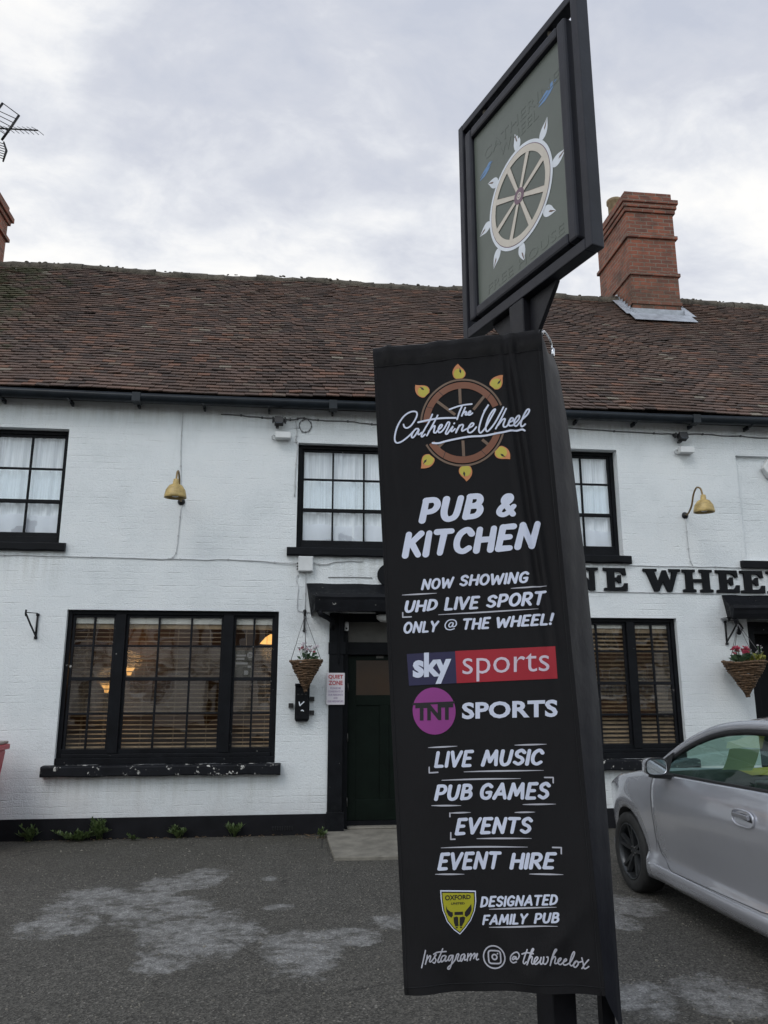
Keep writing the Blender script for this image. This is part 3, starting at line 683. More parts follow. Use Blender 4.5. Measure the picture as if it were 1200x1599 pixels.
# ---- letters on the wall
SERIF = dict(
 E=(.80, [[(0,0),(0,.09),(.12,.12),(.12,.88),(0,.91),(0,1),(.74,1),(.76,.70),(.66,.70),(.62,.80),(.54,.86),(.36,.87),(.36,.565),(.44,.57),(.50,.68),(.58,.68),(.58,.34),(.50,.34),(.44,.45),(.36,.455),(.36,.13),(.58,.14),(.66,.2),(.70,.32),(.80,.32),(.78,0)]]),
 H=(1.0, [[(0,0),(0,.09),(.1,.12),(.1,.88),(0,.91),(0,1),(.42,1),(.42,.91),(.33,.88),(.33,.57),(.67,.57),(.67,.88),(.58,.91),(.58,1),(1,1),(1,.91),(.9,.88),(.9,.12),(1,.09),(1,0),(.58,0),(.58,.09),(.67,.12),(.67,.45),(.33,.45),(.33,.12),(.42,.09),(.42,0)]]),
 W=(1.28, [[(0,1),(.46,1),(.46,.91),(.37,.88),(.49,.40),(.66,.94),(.78,.94),(.91,.40),(1.0,.88),(.90,.91),(.90,1),(1.28,1),(1.28,.91),(1.18,.88),(.95,0),(.80,0),(.655,.46),(.50,0),(.35,0),(.10,.88),(0,.91)]]),
 L=(.78, [[(0,0),(0,.09),(.12,.12),(.12,.88),(0,.91),(0,1),(.46,1),(.46,.91),(.36,.88),(.36,.13),(.58,.14),(.64,.2),(.68,.34),(.78,.34),(.76,0)]]),
 N=(1.0, [[(0,0),(0,.09),(.1,.12),(.1,.88),(0,.91),(0,1),(.32,1),(.72,.40),(.72,.88),(.62,.91),(.62,1),(1,1),(1,.91),(.88,.88),(.88,0),(.70,0),(.26,.66),(.26,.12),(.36,.09),(.36,0)]]),
 T=(.9, [[(.24,0),(.24,.09),(.34,.12),(.34,.87),(.2,.86),(.12,.68),(.02,.68),(.04,1),(.86,1),(.88,.68),(.78,.68),(.70,.86),(.57,.87),(.57,.12),(.67,.09),(.67,0)]]),
 I=(.44, [[(0,0),(0,.09),(.1,.12),(.1,.88),(0,.91),(0,1),(.44,1),(.44,.91),(.34,.88),(.34,.12),(.44,.09),(.44,0)]]),
 A=(1.02, [[(0,0),(0,.09),(.08,.12),(.40,1),(.62,1),(.94,.12),(1.02,.09),(1.02,0),(.60,0),(.60,.09),(.68,.12),(.64,.25),(.34,.25),(.30,.12),(.38,.09),(.38,0)],[(.38,.36),(.60,.36),(.49,.70)]]),
 R=(.9, [[(0,0),(0,.09),(.1,.12),(.1,.88),(0,.91),(0,1),(.6,1),(.74,.95),(.80,.86),(.82,.74),(.76,.58),(.62,.50),(.80,.12),(.9,.09),(.9,0),(.62,0),(.42,.45),(.34,.45),(.34,.12),(.44,.09),(.44,0)],[(.34,.57),(.5,.57),(.57,.64),(.58,.74),(.55,.84),(.5,.88),(.34,.88)]]),
 C=(.88, [[(.44+.44*math.cos(a), .5+.5*math.sin(a)) for a in np.linspace(R(42), R(318), 26)]+[(.62, .30)]+[(.48+.24*math.cos(a), .5+.36*math.sin(a)) for a in np.linspace(R(312), R(48), 20)]+[(.62, .66), (.77, .62)]]))
LET = [('C', .985, 1.30), ('A', 1.335, 1.715), ('T', 1.745, 2.07), ('H', 2.11, 2.50), ('E', 2.54, 2.85), ('R', 2.89, 3.225), ('I', 3.235, 3.375), ('N', 3.40, 3.80), ('E', 3.875, 4.185), ('W', 4.405, 4.90), ('H', 4.93, 5.33), ('E', 5.385, 5.695), ('E', 5.72, 6.045), ('L', 6.085, 6.395)]
LLAB = ['black raised letter C above the entrance canopy, at the banner edge', 'black raised letter A of the wall name, behind the banner', 'black raised letter T of the wall name, behind the banner', 'black raised letter H of the wall name, behind the banner', 'black raised letter E of the wall name, behind the banner', 'black raised letter R of the wall name, behind the banner', 'black raised letter I of the wall name, behind the banner', 'black raised letter N cut off by the banner edge', 'black raised letter E beside the banner, right of the N', 'black raised letter W on the white wall, right of the banner', 'black raised letter H on the white wall, right of the W', 'black raised letter E directly right of the H', 'black raised letter E over the right canopy, left of the L', 'black raised letter L over the right canopy at the picture edge']
for (c, a, b), lb in zip(LET, LLAB):
    wd, polys = SERIF[c]; zb, zt = 2.828, 3.112
    me = outline_mesh([[(p[0]/wd*(b-a), p[1]*(zt-zb)) for p in q] for q in polys], .022, .004)
    me.transform(Matrix.Translation((0, -.018, 0)) @ Matrix.Rotation(R(90), 4, 'X'))
    me.materials.append(M['black_clean']); me.name = 'wall_letter'
    o = bpy.data.objects.new('wall_letter', me); col.objects.link(o); o.location = (a, 0, zb-.004*(a-3.8)); tag(o, lb, 'letter', 'raised letters of the pub name')

# ---- left entrance: posts, door, canopy, step
mb = MB(); mb.box(.405, .575, -.022, .12, .0, 2.50); mb.box(.395, .60, -.03, .13, 2.02, 2.16); mb.box(1.60, 1.758, -.022, .12, 0, 2.5); mb.box(1.585, 1.77, -.03, .13, 2.02, 2.16)
mb.box(.396, .60, -.034, .125, .001, .24); mb.box(1.585, 1.768, -.034, .125, .001, .24)
mb.box(.576, .64, .10, .20, .0, 2.5); mb.box(1.54, 1.599, .10, .20, 0, 2.5)
mb.box(.641, 1.539, .12, .21, 2.02, 2.17); mb.box(.641, 1.539, .14, .23, 2.42, 2.52)
mb.tube([(.52, -.05, 2.47), (.52, -.05, 1.98), (.52, -.03, 1.90)], .008, 6)
df = mb.build('door_frame', M['black'], pub, bevel=.004)
mb = MB(); mb.box(.641, 1.539, .19, .21, 2.171, 2.419); mb.build('transom_board', M['grey_board'], df)
dr = MB(); y = .20
dr.box(.645, 1.535, y, y+.045, .11, 2.015)
for a, b, z0, z1 in ((.645, .745, .11, 2.015), (1.435, 1.535, .11, 2.015), (.745, 1.435, 1.955, 2.015), (.745, 1.435, 1.42, 1.54), (.745, 1.435, .11, .34), (1.035, 1.145, .34, 1.42)): dr.box(a, b, y-.014, y, z0+.0005, z1-.0005)
door = dr.build('door', M['green_door'], pub, bevel=.004)
MB().box(.746, 1.434, y-.006, y-.001, 1.541, 1.954).build('door_glass', M['brown_glass'], door)
MB().box(.646, 1.534, y-.02, y+.04, .012, .109).build('kick_board', M['black_clean'], door)
MB().box(.99, 1.08, y-.022, y-.0145, 1.98, 2.012).build('transom_catch', M['grey_board'], door); mb = MB(); mb.tube([(1.47, y-.02, 1.02), (1.47, y-.06, 1.02), (1.40, y-.06, 1.02)], .008, 8); mb.build('handle', M['chrome'], door)
for z in (1.63, 1.05, .33): MB().tube([(.641, .095, z-.05), (.641, .095, z+.05)], .007, 8).build('hinge', M['disc'], df)
mb = MB(); ed = [(.405, .19), (.40, -.4), (.412, -.9), (.425, -1.38), (.8, -1.405), (1.3, -1.39), (1.88, -1.40), (1.90, -.5), (1.89, .19)]
n_ = len(ed); mb.add([(x, y, -.01) for x, y in ed]+[(x, y, .034) for x, y in ed], [tuple(range(n_, 2*n_))]+[(i, (i+1) % n_, n_+(i+1) % n_, n_+i) for i in range(n_)])
mb.box(.645, 1.535, .06, .189, .0345, .055)
tag(mb.build('doorstep', M['concrete'], None, (1.1, -.6, 0), bevel=.008), 'worn grey concrete slab on the ground in front of the green door', 'doorstep')
def canopy(x0, x1, f0, f1, zt, zf, zb, pj):
    mb = MB(); rows = []
    for t in np.linspace(0, 1, 9):
        e = t**.75; a = x0+(f0-x0)*t**1.5; b = x1+(f1-x1)*t**1.5; yy = -.003-(pj-.06)*t; z = zt+(zf-zt)*(1-(1-t)**1.9)
        rows.append([(a+(b-a)*k/12, yy, z+.004*math.sin(k*2.1+t*5)) for k in range(13)])
    mb.grid(rows)
    for si, k in ((0, 0), (1, 12)):                       # closed cheeks
        ed = [r_[k] for r_ in rows]; vs = ed+[(ed[-1][0], ed[-1][1], zb+.03), (ed[0][0]+(.06 if si == 0 else -.06), -.003, zb-.02)]
        mb.add(vs, [tuple(range(len(vs)))])
    mb.quad((f0, -.003, zb+.031), (f1, -.003, zb+.031), (f1, -pj+.06, zb+.03), (f0, -pj+.06, zb+.03))
    cn = mb.build('canopy', M['black'], pub, fixn=False)
    g2 = MB(); prof = [(-pj+.05, zf), (-pj-.01, zf+.005), (-pj-.02, zf-.03), (-pj-.005, zf-.06), (-pj+.005, zf-.10), (-pj+.03, zb+.005), (-pj+.06, zb), (-pj+.06, zf-.01)]
    g2.grid([[(x, a, b+.003*math.sin(x*9)) for a, b in prof+prof[:1]] for x in np.linspace(f0-.02, f1+.02, 18)], smooth=False)
    for x in (f0-.02, f1+.02): g2.add([(x, a, b) for a, b in prof], [tuple(range(len(prof)))])
    g2.tube([(f0+.03, -pj+.05, zb+.01), (f0+.05, -pj+.08, zb-.03), (f0+.14, -pj+.2, zb-.06), (f0+.2, -.12, zb-.10), (f0+.2, -.05, zb-.16)], .032, 8)
    g2.build('canopy_gutter', M['bars'], cn)
    return cn
canopy(.118, 2.05, .235, 1.93, 2.868, 2.69, 2.495, .42)
canopy(5.45, 7.3, 5.40, 7.35, 2.79, 2.62, 2.46, .36)
# right entrance: dark lobby
mb = MB(); mb.box(5.761, 5.86, .02, .16, 0, 2.45); mb.box(6.9, 6.999, .02, .16, 0, 2.45); mb.box(5.861, 6.899, .05, .14, 2.3, 2.45)
mb.box(5.861, 6.899, .42, .46, .0, 2.3, 1); mb.box(5.95, 6.38, .40, .42, .3, 1.9, 1); mb.box(6.42, 6.82, .40, .42, .3, 1.9, 1)
mb.build('door', [M['black'], M['black_clean']], pub, bevel=.004)

# ---------------------------------------------------------------- curtains and blinds
def curtain(x0, x1, z0, z1, y, seed, band, label, split=None):
    rs = np.random.default_rng(seed); n = 90; mb = MB(); ph = rs.uniform(0, 6, 4)
    rows = []
    for t in np.linspace(0, 1, 14):
        z = z1+(z0-z1)*t; row = []
        for k in range(n+1):
            x = x0+(x1-x0)*k/n; u = x*34+ph[0]+1.6*math.sin(x*4+ph[1])
            d = .015*math.sin(u)*(.6+.4*t)+.009*math.sin(x*71+ph[2]+t*1.5)+.006*math.sin(x*5+ph[3])
            row.append((x+.006*math.sin(u*.5+t*2), y+d, z))
        rows.append(row)
    mb.grid(rows); o = empty('net_curtain', ((x0+x1)/2, y, z0), label, 'curtain', 'net curtains in the upper windows')
    mb.build('net', M['net'], o)
    b = MB(); rows = []
    for t in np.linspace(0, 1, 5):
        row = []
        for k in range(n+1):
            x = x0+(x1-x0)*k/n; u = x*34+ph[0]+1.6*math.sin(x*4+ph[1])
            row.append((x, y-.026+.010*math.sin(u)*.6+.01*math.sin(x*9+ph[1]), z0+band*(1-t)+.012*math.sin(x*11+ph[2])*(1-t)))
        rows.append(row)
    b.grid(rows); b.build('lower_band', M['net2'], o)
    return o
curtain(-4.10, -2.86, 3.46, 4.66, .20, 1, .22, 'pleated white net curtain in the upper window at the left picture edge')
curtain(.02, 1.23, 3.43, 4.60, .19, 2, .20, 'smooth white net curtain in the upper window beside the banner, over the canopy')
curtain(2.93, 4.12, 3.43, 4.64, .22, 3, .21, 'pleated white net curtain in the upper window right of the banner')

def blind(x0, x1, z0, z1, y, tilt, label, group, pitch=.0505, gap=()):
    o = empty('venetian_blind', ((x0+x1)/2, y, z1), label, 'blind', group)
    s = MB(); z = z1-.10; rot = Matrix.Rotation(tilt, 3, 'X'); k = 0
    while z > z0+.02:
        if not any(a < z < b for a, b in gap):
            dz = rng.normal(0, .0012); s.box(x0, x1, y-.024, y+.024, z+dz-.0026, z+dz+.0026, rot=rot @ Matrix.Rotation(rng.normal(0, .0012), 3, 'Y'))
        z -= pitch; k += 1
    s.build('slats', M['slat'], o)
    MB().box(x0, x1, y-.028, y+.028, z1-.055, z1).build('headrail', M['slat'], o)
    MB().box(x0, x1, y-.024, y+.024, z0, z0+.018).build('bottom_rail', M['slat'], o)
    c = MB(); n = 2 if x1-x0 < .7 else 3
    for q in range(n):
        x = x0+(x1-x0)*(q+.5)/n+.03; c.tube([(x, y-.027, z0), (x, y-.027, z1-.05)], .0016, 5); c.tube([(x, y+.027, z0), (x, y+.027, z1-.05)], .0016, 5)
    c.build('ladder_cord', M['slat'], o)
    MB().box(x0, x1, y-.05, y+.03, z1+.001, z1+.11).build('pelmet', M['pelmet'], o)
GB = 'venetian blinds in the bar windows'
blind(-2.59, -2.09, .955, 2.37, .165, R(8), 'open slatted blind in the narrow left light of the left bar window', GB)
blind(-1.985, -.86, .955, 2.37, .165, R(8), 'open slatted blind in the wide middle light of the left bar window', GB)
blind(-.74, -.25, .955, 2.37, .165, R(7), 'open slatted blind in the right light of the left bar window, behind the poster', GB, gap=((2.12, 2.26),))
blind(2.42, 2.90, .955, 2.36, .175, R(28), 'slatted blind in the left light of the right bar window, behind the banner', GB)
blind(3.01, 4.16, .955, 2.36, .175, R(30), 'half closed slatted blind in the middle light of the right bar window', GB)
blind(4.26, 4.75, .955, 2.36, .175, R(29), 'half closed slatted blind in the right light of the right bar window', GB)

# ---- lit lamps inside the bar
def room_lamp(x, y, z, r, h, label, watts, up=True):
    o = empty('wall_lamp', (x, y, z), label, 'lamp', 'amber lamps lit inside the bar')
    p = [(r*.25, -h), (r*.45, -h*.55), (r, 0)] if up else [(r, -h), (r*.6, -h*.3), (r*.3, 0)]
    MB().lathe(p, (x, y, z), n=20).build('lamp_shade', M['lamp_glow'], o)
    MB().tube([(x, y, z-h), (x, y+.02, z-h-.12), (x, y+.25, z-h-.14)], .012, 6).build('bracket', M['iron'], o)
    ld = bpy.data.lights.new('bar_lamp', 'POINT'); ld.energy = watts; ld.color = (1, .58, .24); ld.shadow_soft_size = .16; ld.specular_factor = 0
    l = bpy.data.objects.new('bar_lamp', ld); col.objects.link(l); l.location = (0, -.02, .10 if up else -h-.06); l.parent = o
room_lamp(-2.53, 1.7, 1.68, .085, .12, 'small amber uplighter glowing behind the left light of the left bar window', 4)
room_lamp(-.30, 1.75, 2.36, .20, .13, 'wide amber shade glowing behind the right light of the left bar window', 6, False)
room_lamp(-2.46, 2.75, 1.93, .09, .14, 'amber wall light glowing deep in the bar behind the middle light', 6)
room_lamp(3.4, 2.6, 1.9, .10, .14, 'dim amber wall light behind the half closed blinds of the right bar window', 3)

# poster hung inside the right light of the left window
po = empty('window_poster', (-.605, .120, 1.76), 'dark grey poster with round number badge inside the right light of the left bar window', 'poster')
MB().box(-.715, -.495, .118, .122, 1.745, 2.065).build('sheet', M['poster'], po)
pb = MB(); pb.lathe([(.001, 0), (.036, 0)], (-.535, .1165, 2.01), (0, -1, 0), 20); pb.build('badge', M['p_grey'], po)
mb = MB(); 
for a, b, c, d in ((-.70, -.58, 1.995, 2.015), (-.70, -.60, 1.955, 1.975), (-.70, -.56, 1.90, 1.925), (-.56, -.52, 1.86, 1.885), (-.60, -.55, 1.78, 1.83)): mb.box(a, b, .1162, .1175, c, d)
V, F = text_mesh('25', .03); q = norm_quad(V, [(-.557, 1.993), (-.513, 1.993), (-.513, 2.027), (-.557, 2.027)])
mb.add([(a, .1156, b) for a, b in q], F, 1); mb.build('print', [M['p_grey'], M['poster']], po, fixn=False)

# ---------------------------------------------------------------- things fixed to the wall
def swan_lamp(x, z, label):
    o = empty('swan_neck_lamp', (x, 0, z), label, 'wall lamp', 'mustard swan neck lamps on the wall')
    pts = catmull([(x, -.02, z), (x, -.10, z+.01), (x, -.20, z+.09), (x, -.27, z+.22), (x, -.36, z+.285), (x, -.45, z+.25), (x, -.485, z+.16), (x, -.49, z+.10)], 5)
    MB().tube(pts, .0115, 10).build('arm', M['ochre_dark'], o)
    MB().lathe([(.0, 0), (.04, 0), (.045, .012), (.03, .03), (.014, .045), (.0, .045)], (x, 0, z), (0, -1, 0), 18).build('wall_plate', M['iron'], o)
    sh = MB().lathe([(.018, .165), (.030, .16), (.032, .135), (.036, .13), (.034, .105), (.075, .085), (.112, .03), (.125, -.035), (.128, -.06), (.122, -.062), (.118, -.035), (.105, .03), (.07, .078), (.0, .09)], (x, -.49, z-.005), (0, -.05, 1), 32)
    s_ = sh.build('lamp_shade', M['ochre'], o, bevel=0)
    MB().lathe([(.0, -.055), (.035, -.045), (.045, -.01), (.03, .03), (.016, .06), (.0, .06)], (x, -.49, z-.005), n=16).build('bulb', M['white_plastic'], o)
    return o
swan_lamp(-1.425, 3.845, 'mustard swan neck lamp seen head on, on the white wall left of the banner')
swan_lamp(5.045, 3.83, 'mustard swan neck lamp seen from the side, above the black wall letters')
def flood(x, z, label, l2):
    o = empty('floodlight', (x, 0, z), label, 'floodlight', 'black floodlights under the gutter')
    mb = MB(); mb.box(x-.085, x+.085, -.05, -.003, z+.0, z+.035); mb.obox((x-.005, -.12, z-.03), (.055, 0, 0), (0, .045, -.012), (0, .014, .045)); mb.box(x-.09, x-.072, -.11, -.051, z-.04, z+.03); mb.box(x+.062, x+.08, -.11, -.051, z-.04, z+.03)
    mb.box(x-.045, x-.005, -.10, -.03, z-.10, z-.075); mb.build('housing', M['blackpl'], o, bevel=.004)
    MB().obox((x-.005, -.168, z-.040), (.045, 0, 0), (0, .002, -.0006), (0, .01, .034)).build('lens', M['house_dark'], o)
    b = empty('junction_box', (x+.02, 0, z-.21), l2, 'junction box', 'white boxes under the floodlights')
    mb = MB(); mb.box(x-.045, x+.145, -.12, -.003, z-.245, z-.165); mb.build('box', M['white_plastic'], b, bevel=.005)
    mb = MB(); mb.tube([(x-.046, -.03, z-.20), (x-.07, -.04, z-.19), (x-.09, -.04, z-.21), (x-.085, -.03, z-.24), (x-.06, -.02, z-.245)], .007, 6); mb.build('conduit', M['cable_w'], b)
flood(-.265, 4.92, 'black floodlight under the gutter at the top left corner of the middle upper window', 'white box under the floodlight left of the middle upper window')
flood(5.055, 4.91, 'black floodlight under the gutter above the right swan neck lamp', 'white box under the floodlight above the right swan neck lamp')
mb = MB().box(.012, .192, -.075, -.003, 3.005, 3.19); cb = empty('utility_box', (.1, 0, 3.0), 'square white utility box on the wall under the middle upper window sill', 'utility box')
mb.build('box', M['white_plastic'], cb, bevel=.006)
mb = MB().box(.02, .184, -.081, -.0755, 3.012, 3.183)
for a in (.03, .174):
    for b in (3.022, 3.173): mb.lathe([(.006, 0), (.006, .003), (0, .003)], (a, -.081, b), (0, -1, 0), 8)
mb.build('cover', M['white_plastic'], cb, bevel=.003)
mb = MB()
for z in (3.06, 3.10, 3.03): mb.box(-.006, .011, -.05, -.02, z, z+.014)
mb.build('gland', M['blackpl'], cb)
# alarm box in the blind recess
al = empty('alarm_box', (6.30, .05, 4.5), 'white hexagonal alarm box in the blank window recess', 'alarm box')
mb = MB(); hexa = [(.17*math.cos(R(a)), .15*math.sin(R(a))) for a in range(0, 360, 60)]
mb.prism(hexa, .0, .09, lambda a, b, d: (6.37+a, .05-d, 4.51+b)); mb.build('box', M['white_plastic'], al, bevel=.012)
MB().box(6.34, 6.40, -.046, -.041, 4.43, 4.46).build('strobe', M['blackpl'], al)
# mailbox
mbx = empty('mailbox', (.096, 0, 1.25), 'black metal mailbox with white tick mark below the left hanging basket', 'mailbox')
mb = MB(); mb.box(.012, .180, -.085, -.003, 1.27, 1.645); mb.prism([(0, 0), (.168, 0), (.150, -.025), (.018, -.025)], 0, .07, lambda a, b, d: (.012+a, -.003-d, 1.2695+b)); mb.build('body', M['black_clean'], mbx, bevel=.005)
MB().obox((.096, -.055, 1.66), (.088, 0, 0), (0, .05, -.006), (0, .002, .012)).build('lid', M['black_clean'], mbx, bevel=.003)
mb = MB(); 
for k in range(3): mb.box(.034+k*.045, .06+k*.045, -.0885, -.0855, 1.545, 1.56)
mb.build('slot', M['trim'], mbx)
V = []; mb = MB()
for pts in ([(.06, 1.465), (.075, 1.43), (.115, 1.468)], [(.062, 1.45), (.072, 1.425)], [(.088, 1.37), (.10, 1.375), (.112, 1.365)]):
    v_, f_ = ribbon(pts, .0065); mb.add([(a, -.0875-.0002*len(V), b) for a, b in v_], f_); V.append(0)
mb.build('tick_mark', M['white_paint'], mbx)
mb = MB(); mb.box(-.062, -.008, -.04, -.004, 1.40, 1.452); mb.box(.186, .238, -.04, -.004, 1.475, 1.525); mb.box(.186, .238, -.04, -.004, 1.32, 1.37); mb.build('side_lug', M['blackpl'], mbx, bevel=.002)
# quiet sign
qs = empty('notice_board', (.485, -.04, 1.43), 'small white QUIET ZONE notice with red heading on the door post', 'notice')
mb = MB(); mb.box(.378, .592, -.052, -.036, 1.432, 1.80); mb.build('board', M['sign_white'], qs, bevel=.006)
def flat_text(txt, x0, x1, z0, z1, y, mat, parent, emb=.0, name='lettering', pad=None):
    V, F = text_mesh(txt, emb); q = norm_quad(V, [(x0, z0), (x1, z0), (x1, z1), (x0, z1)], pad)
    m = MB(); m.add([(a, y, b) for a, b in q], F); return m.build(name, mat, parent, fixn=False)
flat_text('QUIET', .398, .572, 1.725, 1.778, -.0535, M['red_print'], qs, .03); flat_text('ZONE', .402, .568, 1.658, 1.710, -.0535, M['red_print'], qs, .03)
for t, a, b, z in (('PLEASE BE', .423, .547, 1.612), ('CONSIDERATE OF', .398, .572, 1.574), ('OUR RESIDENTS', .398, .572, 1.536), ('AND', .46, .51, 1.500), ('OUR NEIGHBOURS', .394, .576, 1.462)):
    flat_text(t, a, b, z, z+.022, -.0535, M['blue_print'], qs, .02)
# porch light under the canopy
pl = empty('porch_light', (1.08, -.08, 2.49), 'round white bulkhead light under the entrance canopy', 'porch light')
MB().lathe([(.0, -.085), (.09, -.075), (.135, -.04), (.14, 0), (.12, .01), (0, .01)], (1.10, -.10, 2.478), n=28).build('diffuser', M['white_plastic'], pl)
MB().lathe([(.15, .012), (.15, .035), (0, .035)], (1.10, -.10, 2.478), n=28).build('base', M['iron'], pl)
sn = MB(); sn.box(.59, .64, .05, .099, 2.30, 2.41); o = empty('door_sensor', (.615, .08, 2.3), 'small off white sensor under the canopy beside the transom', 'sensor'); sn.build('case', M['white_plastic'], o, bevel=.01)
MB().lathe([(.0, .0), (.012, .0), (.012, .004), (0, .004)], (.615, .049, 2.33), (0, -1, 0), 10).build('eye', M['blackpl'], o)

# ---- brackets and hanging baskets
def bracket(x, zt, zb, reach, zr, label, rot=0):
    o = empty('hanging_basket_bracket', (x, 0, zb), label, 'bracket', 'black iron basket brackets on the wall')
    c, s = math.sin(rot), math.cos(rot); P = lambda d, z: (x+c*d, -s*d, z)
    mb = MB(); mb.tube([P(.012, zb), P(.012, zt)], .0125, 8); mb.lathe([(0, 0), (.019, .006), (.019, .03), (0, .036)], P(.012, zt-.02), n=10); mb.lathe([(0, 0), (.019, .006), (.019, .03), (0, .036)], P(.012, zb-.014), n=10)
    mb.build('wall_bar', M['iron'], o)
    MB().tube([P(.02, zb+.03), P(reach*.55, zb+(zr-zb)*.55), P(reach, zr)], .0105, 8).build('brace', M['iron'], o)
    mb = MB(); mb.tube([P(.02, zr+.035), P(reach, zr+.02)], .005, 6); mb.tube(catmull([P(reach-.0, zr-.02), P(reach+.012, zr+.01), P(reach+.01, zr+.05)], 4), .011, 8); mb.build('hook_arm', M['iron'], o)
    return P(reach, zr-.02)
bracket(-2.975, 2.46, 2.19, .27, 2.44, 'empty black iron bracket on the wall left of the bar window', R(-10))
h1 = bracket(.103, 2.53, 2.29, .30, 2.47, 'black iron bracket seen end on above the left hanging basket', 0)
h2 = bracket(5.455, 2.445, 2.165, .30, 2.42, 'black iron bracket seen from the side above the right hanging basket', 0)
def basket(cx, cy, zr, zb, rad, top, label, rs):
    o = empty('hanging_basket', (cx, cy, zb), label, 'hanging basket', 'wicker cone baskets hung from wall brackets')
    mb = MB(); n = 17; H = zr-zb
    for k in range(n):
        t = k/(n-1); rr = max(.012, rad*(t**.92)); z = zb+H*t
        ring = [(cx+(rr+rs.normal(0, .0035))*math.cos(a), cy+(rr+rs.normal(0, .0035))*math.sin(a), z+rs.normal(0, .004)+.006*math.sin(a*2+k)) for a in np.linspace(0, 2*math.pi, 23)[:-1]]
        mb.tube(ring+ring[:2], H/n*.62, 6, caps=False)
    for a in np.linspace(0, 2*math.pi, 13)[:-1]: mb.tube([(cx+.01*math.cos(a), cy+.01*math.sin(a), zb-.01), (cx+rad*1.03*math.cos(a), cy+rad*1.03*math.sin(a), zr+.012)], .004, 5)
    mb.lathe([(.0, 0), (rad*.93, 0)], (cx, cy, zr-.02), n=20)
    mb.build('wicker_cone', M['wicker'], o)
    c = MB()
    for a in (R(200), R(340), R(90), R(270)): c.tube([(cx+rad*math.cos(a), cy+rad*math.sin(a), zr), tuple(top)], .0035, 5)
    c.build('chain', M['cable'], o)
    return o
rs = np.random.default_rng(5)
basket(.127, -.30, 1.93, 1.60, .185, h1, 'brown wicker cone basket with pale pink flowers, hung above the mailbox', rs)
basket(5.49, -.30, 1.93, 1.53, .25, h2, 'wide brown wicker cone basket beside the right entrance', rs)
def leaf(mb, p, d, up, ln, wd, mi=0, curl=.2):
    p, d, up = Vector(p), Vector(d).normalized(), Vector(up); sd = d.cross(up)
    if sd.length < 1e-4: sd = d.orthogonal()
    sd.normalize(); nn = sd.cross(d)
    a = p; b = p+d*ln*.5+sd*wd*.5+nn*curl*ln*.3; c = p+d*ln; e = p+d*ln*.5-sd*wd*.5+nn*curl*ln*.3; m_ = p+d*ln*.55+nn*ln*curl*.15
    mb.add([a, b, c, e, m_], [(0, 1, 4), (1, 2, 4), (2, 3, 4), (3, 0, 4)], mi, True)
def rdir(rs, up=.3):
    v = Vector(rs.normal(0, 1, 3)); v.z = abs(v.z)*.7+up; return v.normalized()
def plant(name, c, rad, h, label, group, leaves, nleaf, flowers, nfl, rs, lf=.09, fl=.03, cat='plant'):
    o = empty(name, c, label, cat, group); mb = MB(); fb = MB(); sb = MB(); c = Vector(c)
    for k in range(nleaf):
        a = rs.uniform(0, 6.28); r_ = rad*math.sqrt(rs.uniform(0, 1)); d = Vector((math.cos(a)*(.3+r_/rad), math.sin(a)*(.3+r_/rad), rs.uniform(.3, 1.2)))
        leaf(mb, c+Vector((r_*math.cos(a)*.6, r_*math.sin(a)*.6, rs.uniform(0, h*.45))), d, rdir(rs), lf*rs.uniform(.6, 1.2), lf*.62*rs.uniform(.7, 1.2))
    for k in range(nfl):
        a = rs.uniform(0, 6.28); r_ = rad*math.sqrt(rs.uniform(0, 1))*.85; p = c+Vector((r_*math.cos(a), r_*math.sin(a), h*rs.uniform(.55, 1.0)))
        sb.tube([c+Vector((r_*math.cos(a)*.4, r_*math.sin(a)*.4, 0)), p], .003, 4)
        for q in range(6): leaf(fb, p, rdir(rs, .2), rdir(rs), fl*rs.uniform(.8, 1.3), fl*.8)
    mb.build('leaves', M[leaves], o, fixn=False)
    if nfl: fb.build('flowers', M[flowers], o, fixn=False); sb.build('stems', M['foliage'], o)
    return o
GP = 'plants growing in the hanging baskets'
plant('flowering_plant', (.15, -.30, 1.92), .13, .20, 'pale pink and white flowers with few leaves in the left hanging basket', GP, 'foliage', 26, 'petal_w', 15, rs, .07, .032)
plant('flowering_plant', (.13, -.30, 1.92), .13, .17, 'small dark pink blooms among the pale flowers of the left hanging basket', GP, 'foliage', 10, 'petal', 9, rs, .06, .022)
plant('flowering_plant', (5.42, -.36, 1.92), .13, .19, 'pink cyclamen with dark leaves in the right hanging basket', GP, 'foliage', 46, 'petal', 24, rs, .085, .036)
plant('leafy_plant', (5.60, -.30, 1.92), .12, .17, 'yellow green leafy plant in the right hanging basket beside the cyclamen', GP, 'yellowleaf', 85, 'petal_w', 8, rs, .075, .022)
plant('leafy_plant', (5.68, -.33, 1.92), .06, .22, 'sprig of thin pale stems at the right end of the right hanging basket', GP, 'yellowleaf', 34, 'petal_w', 6, rs, .06, .016)

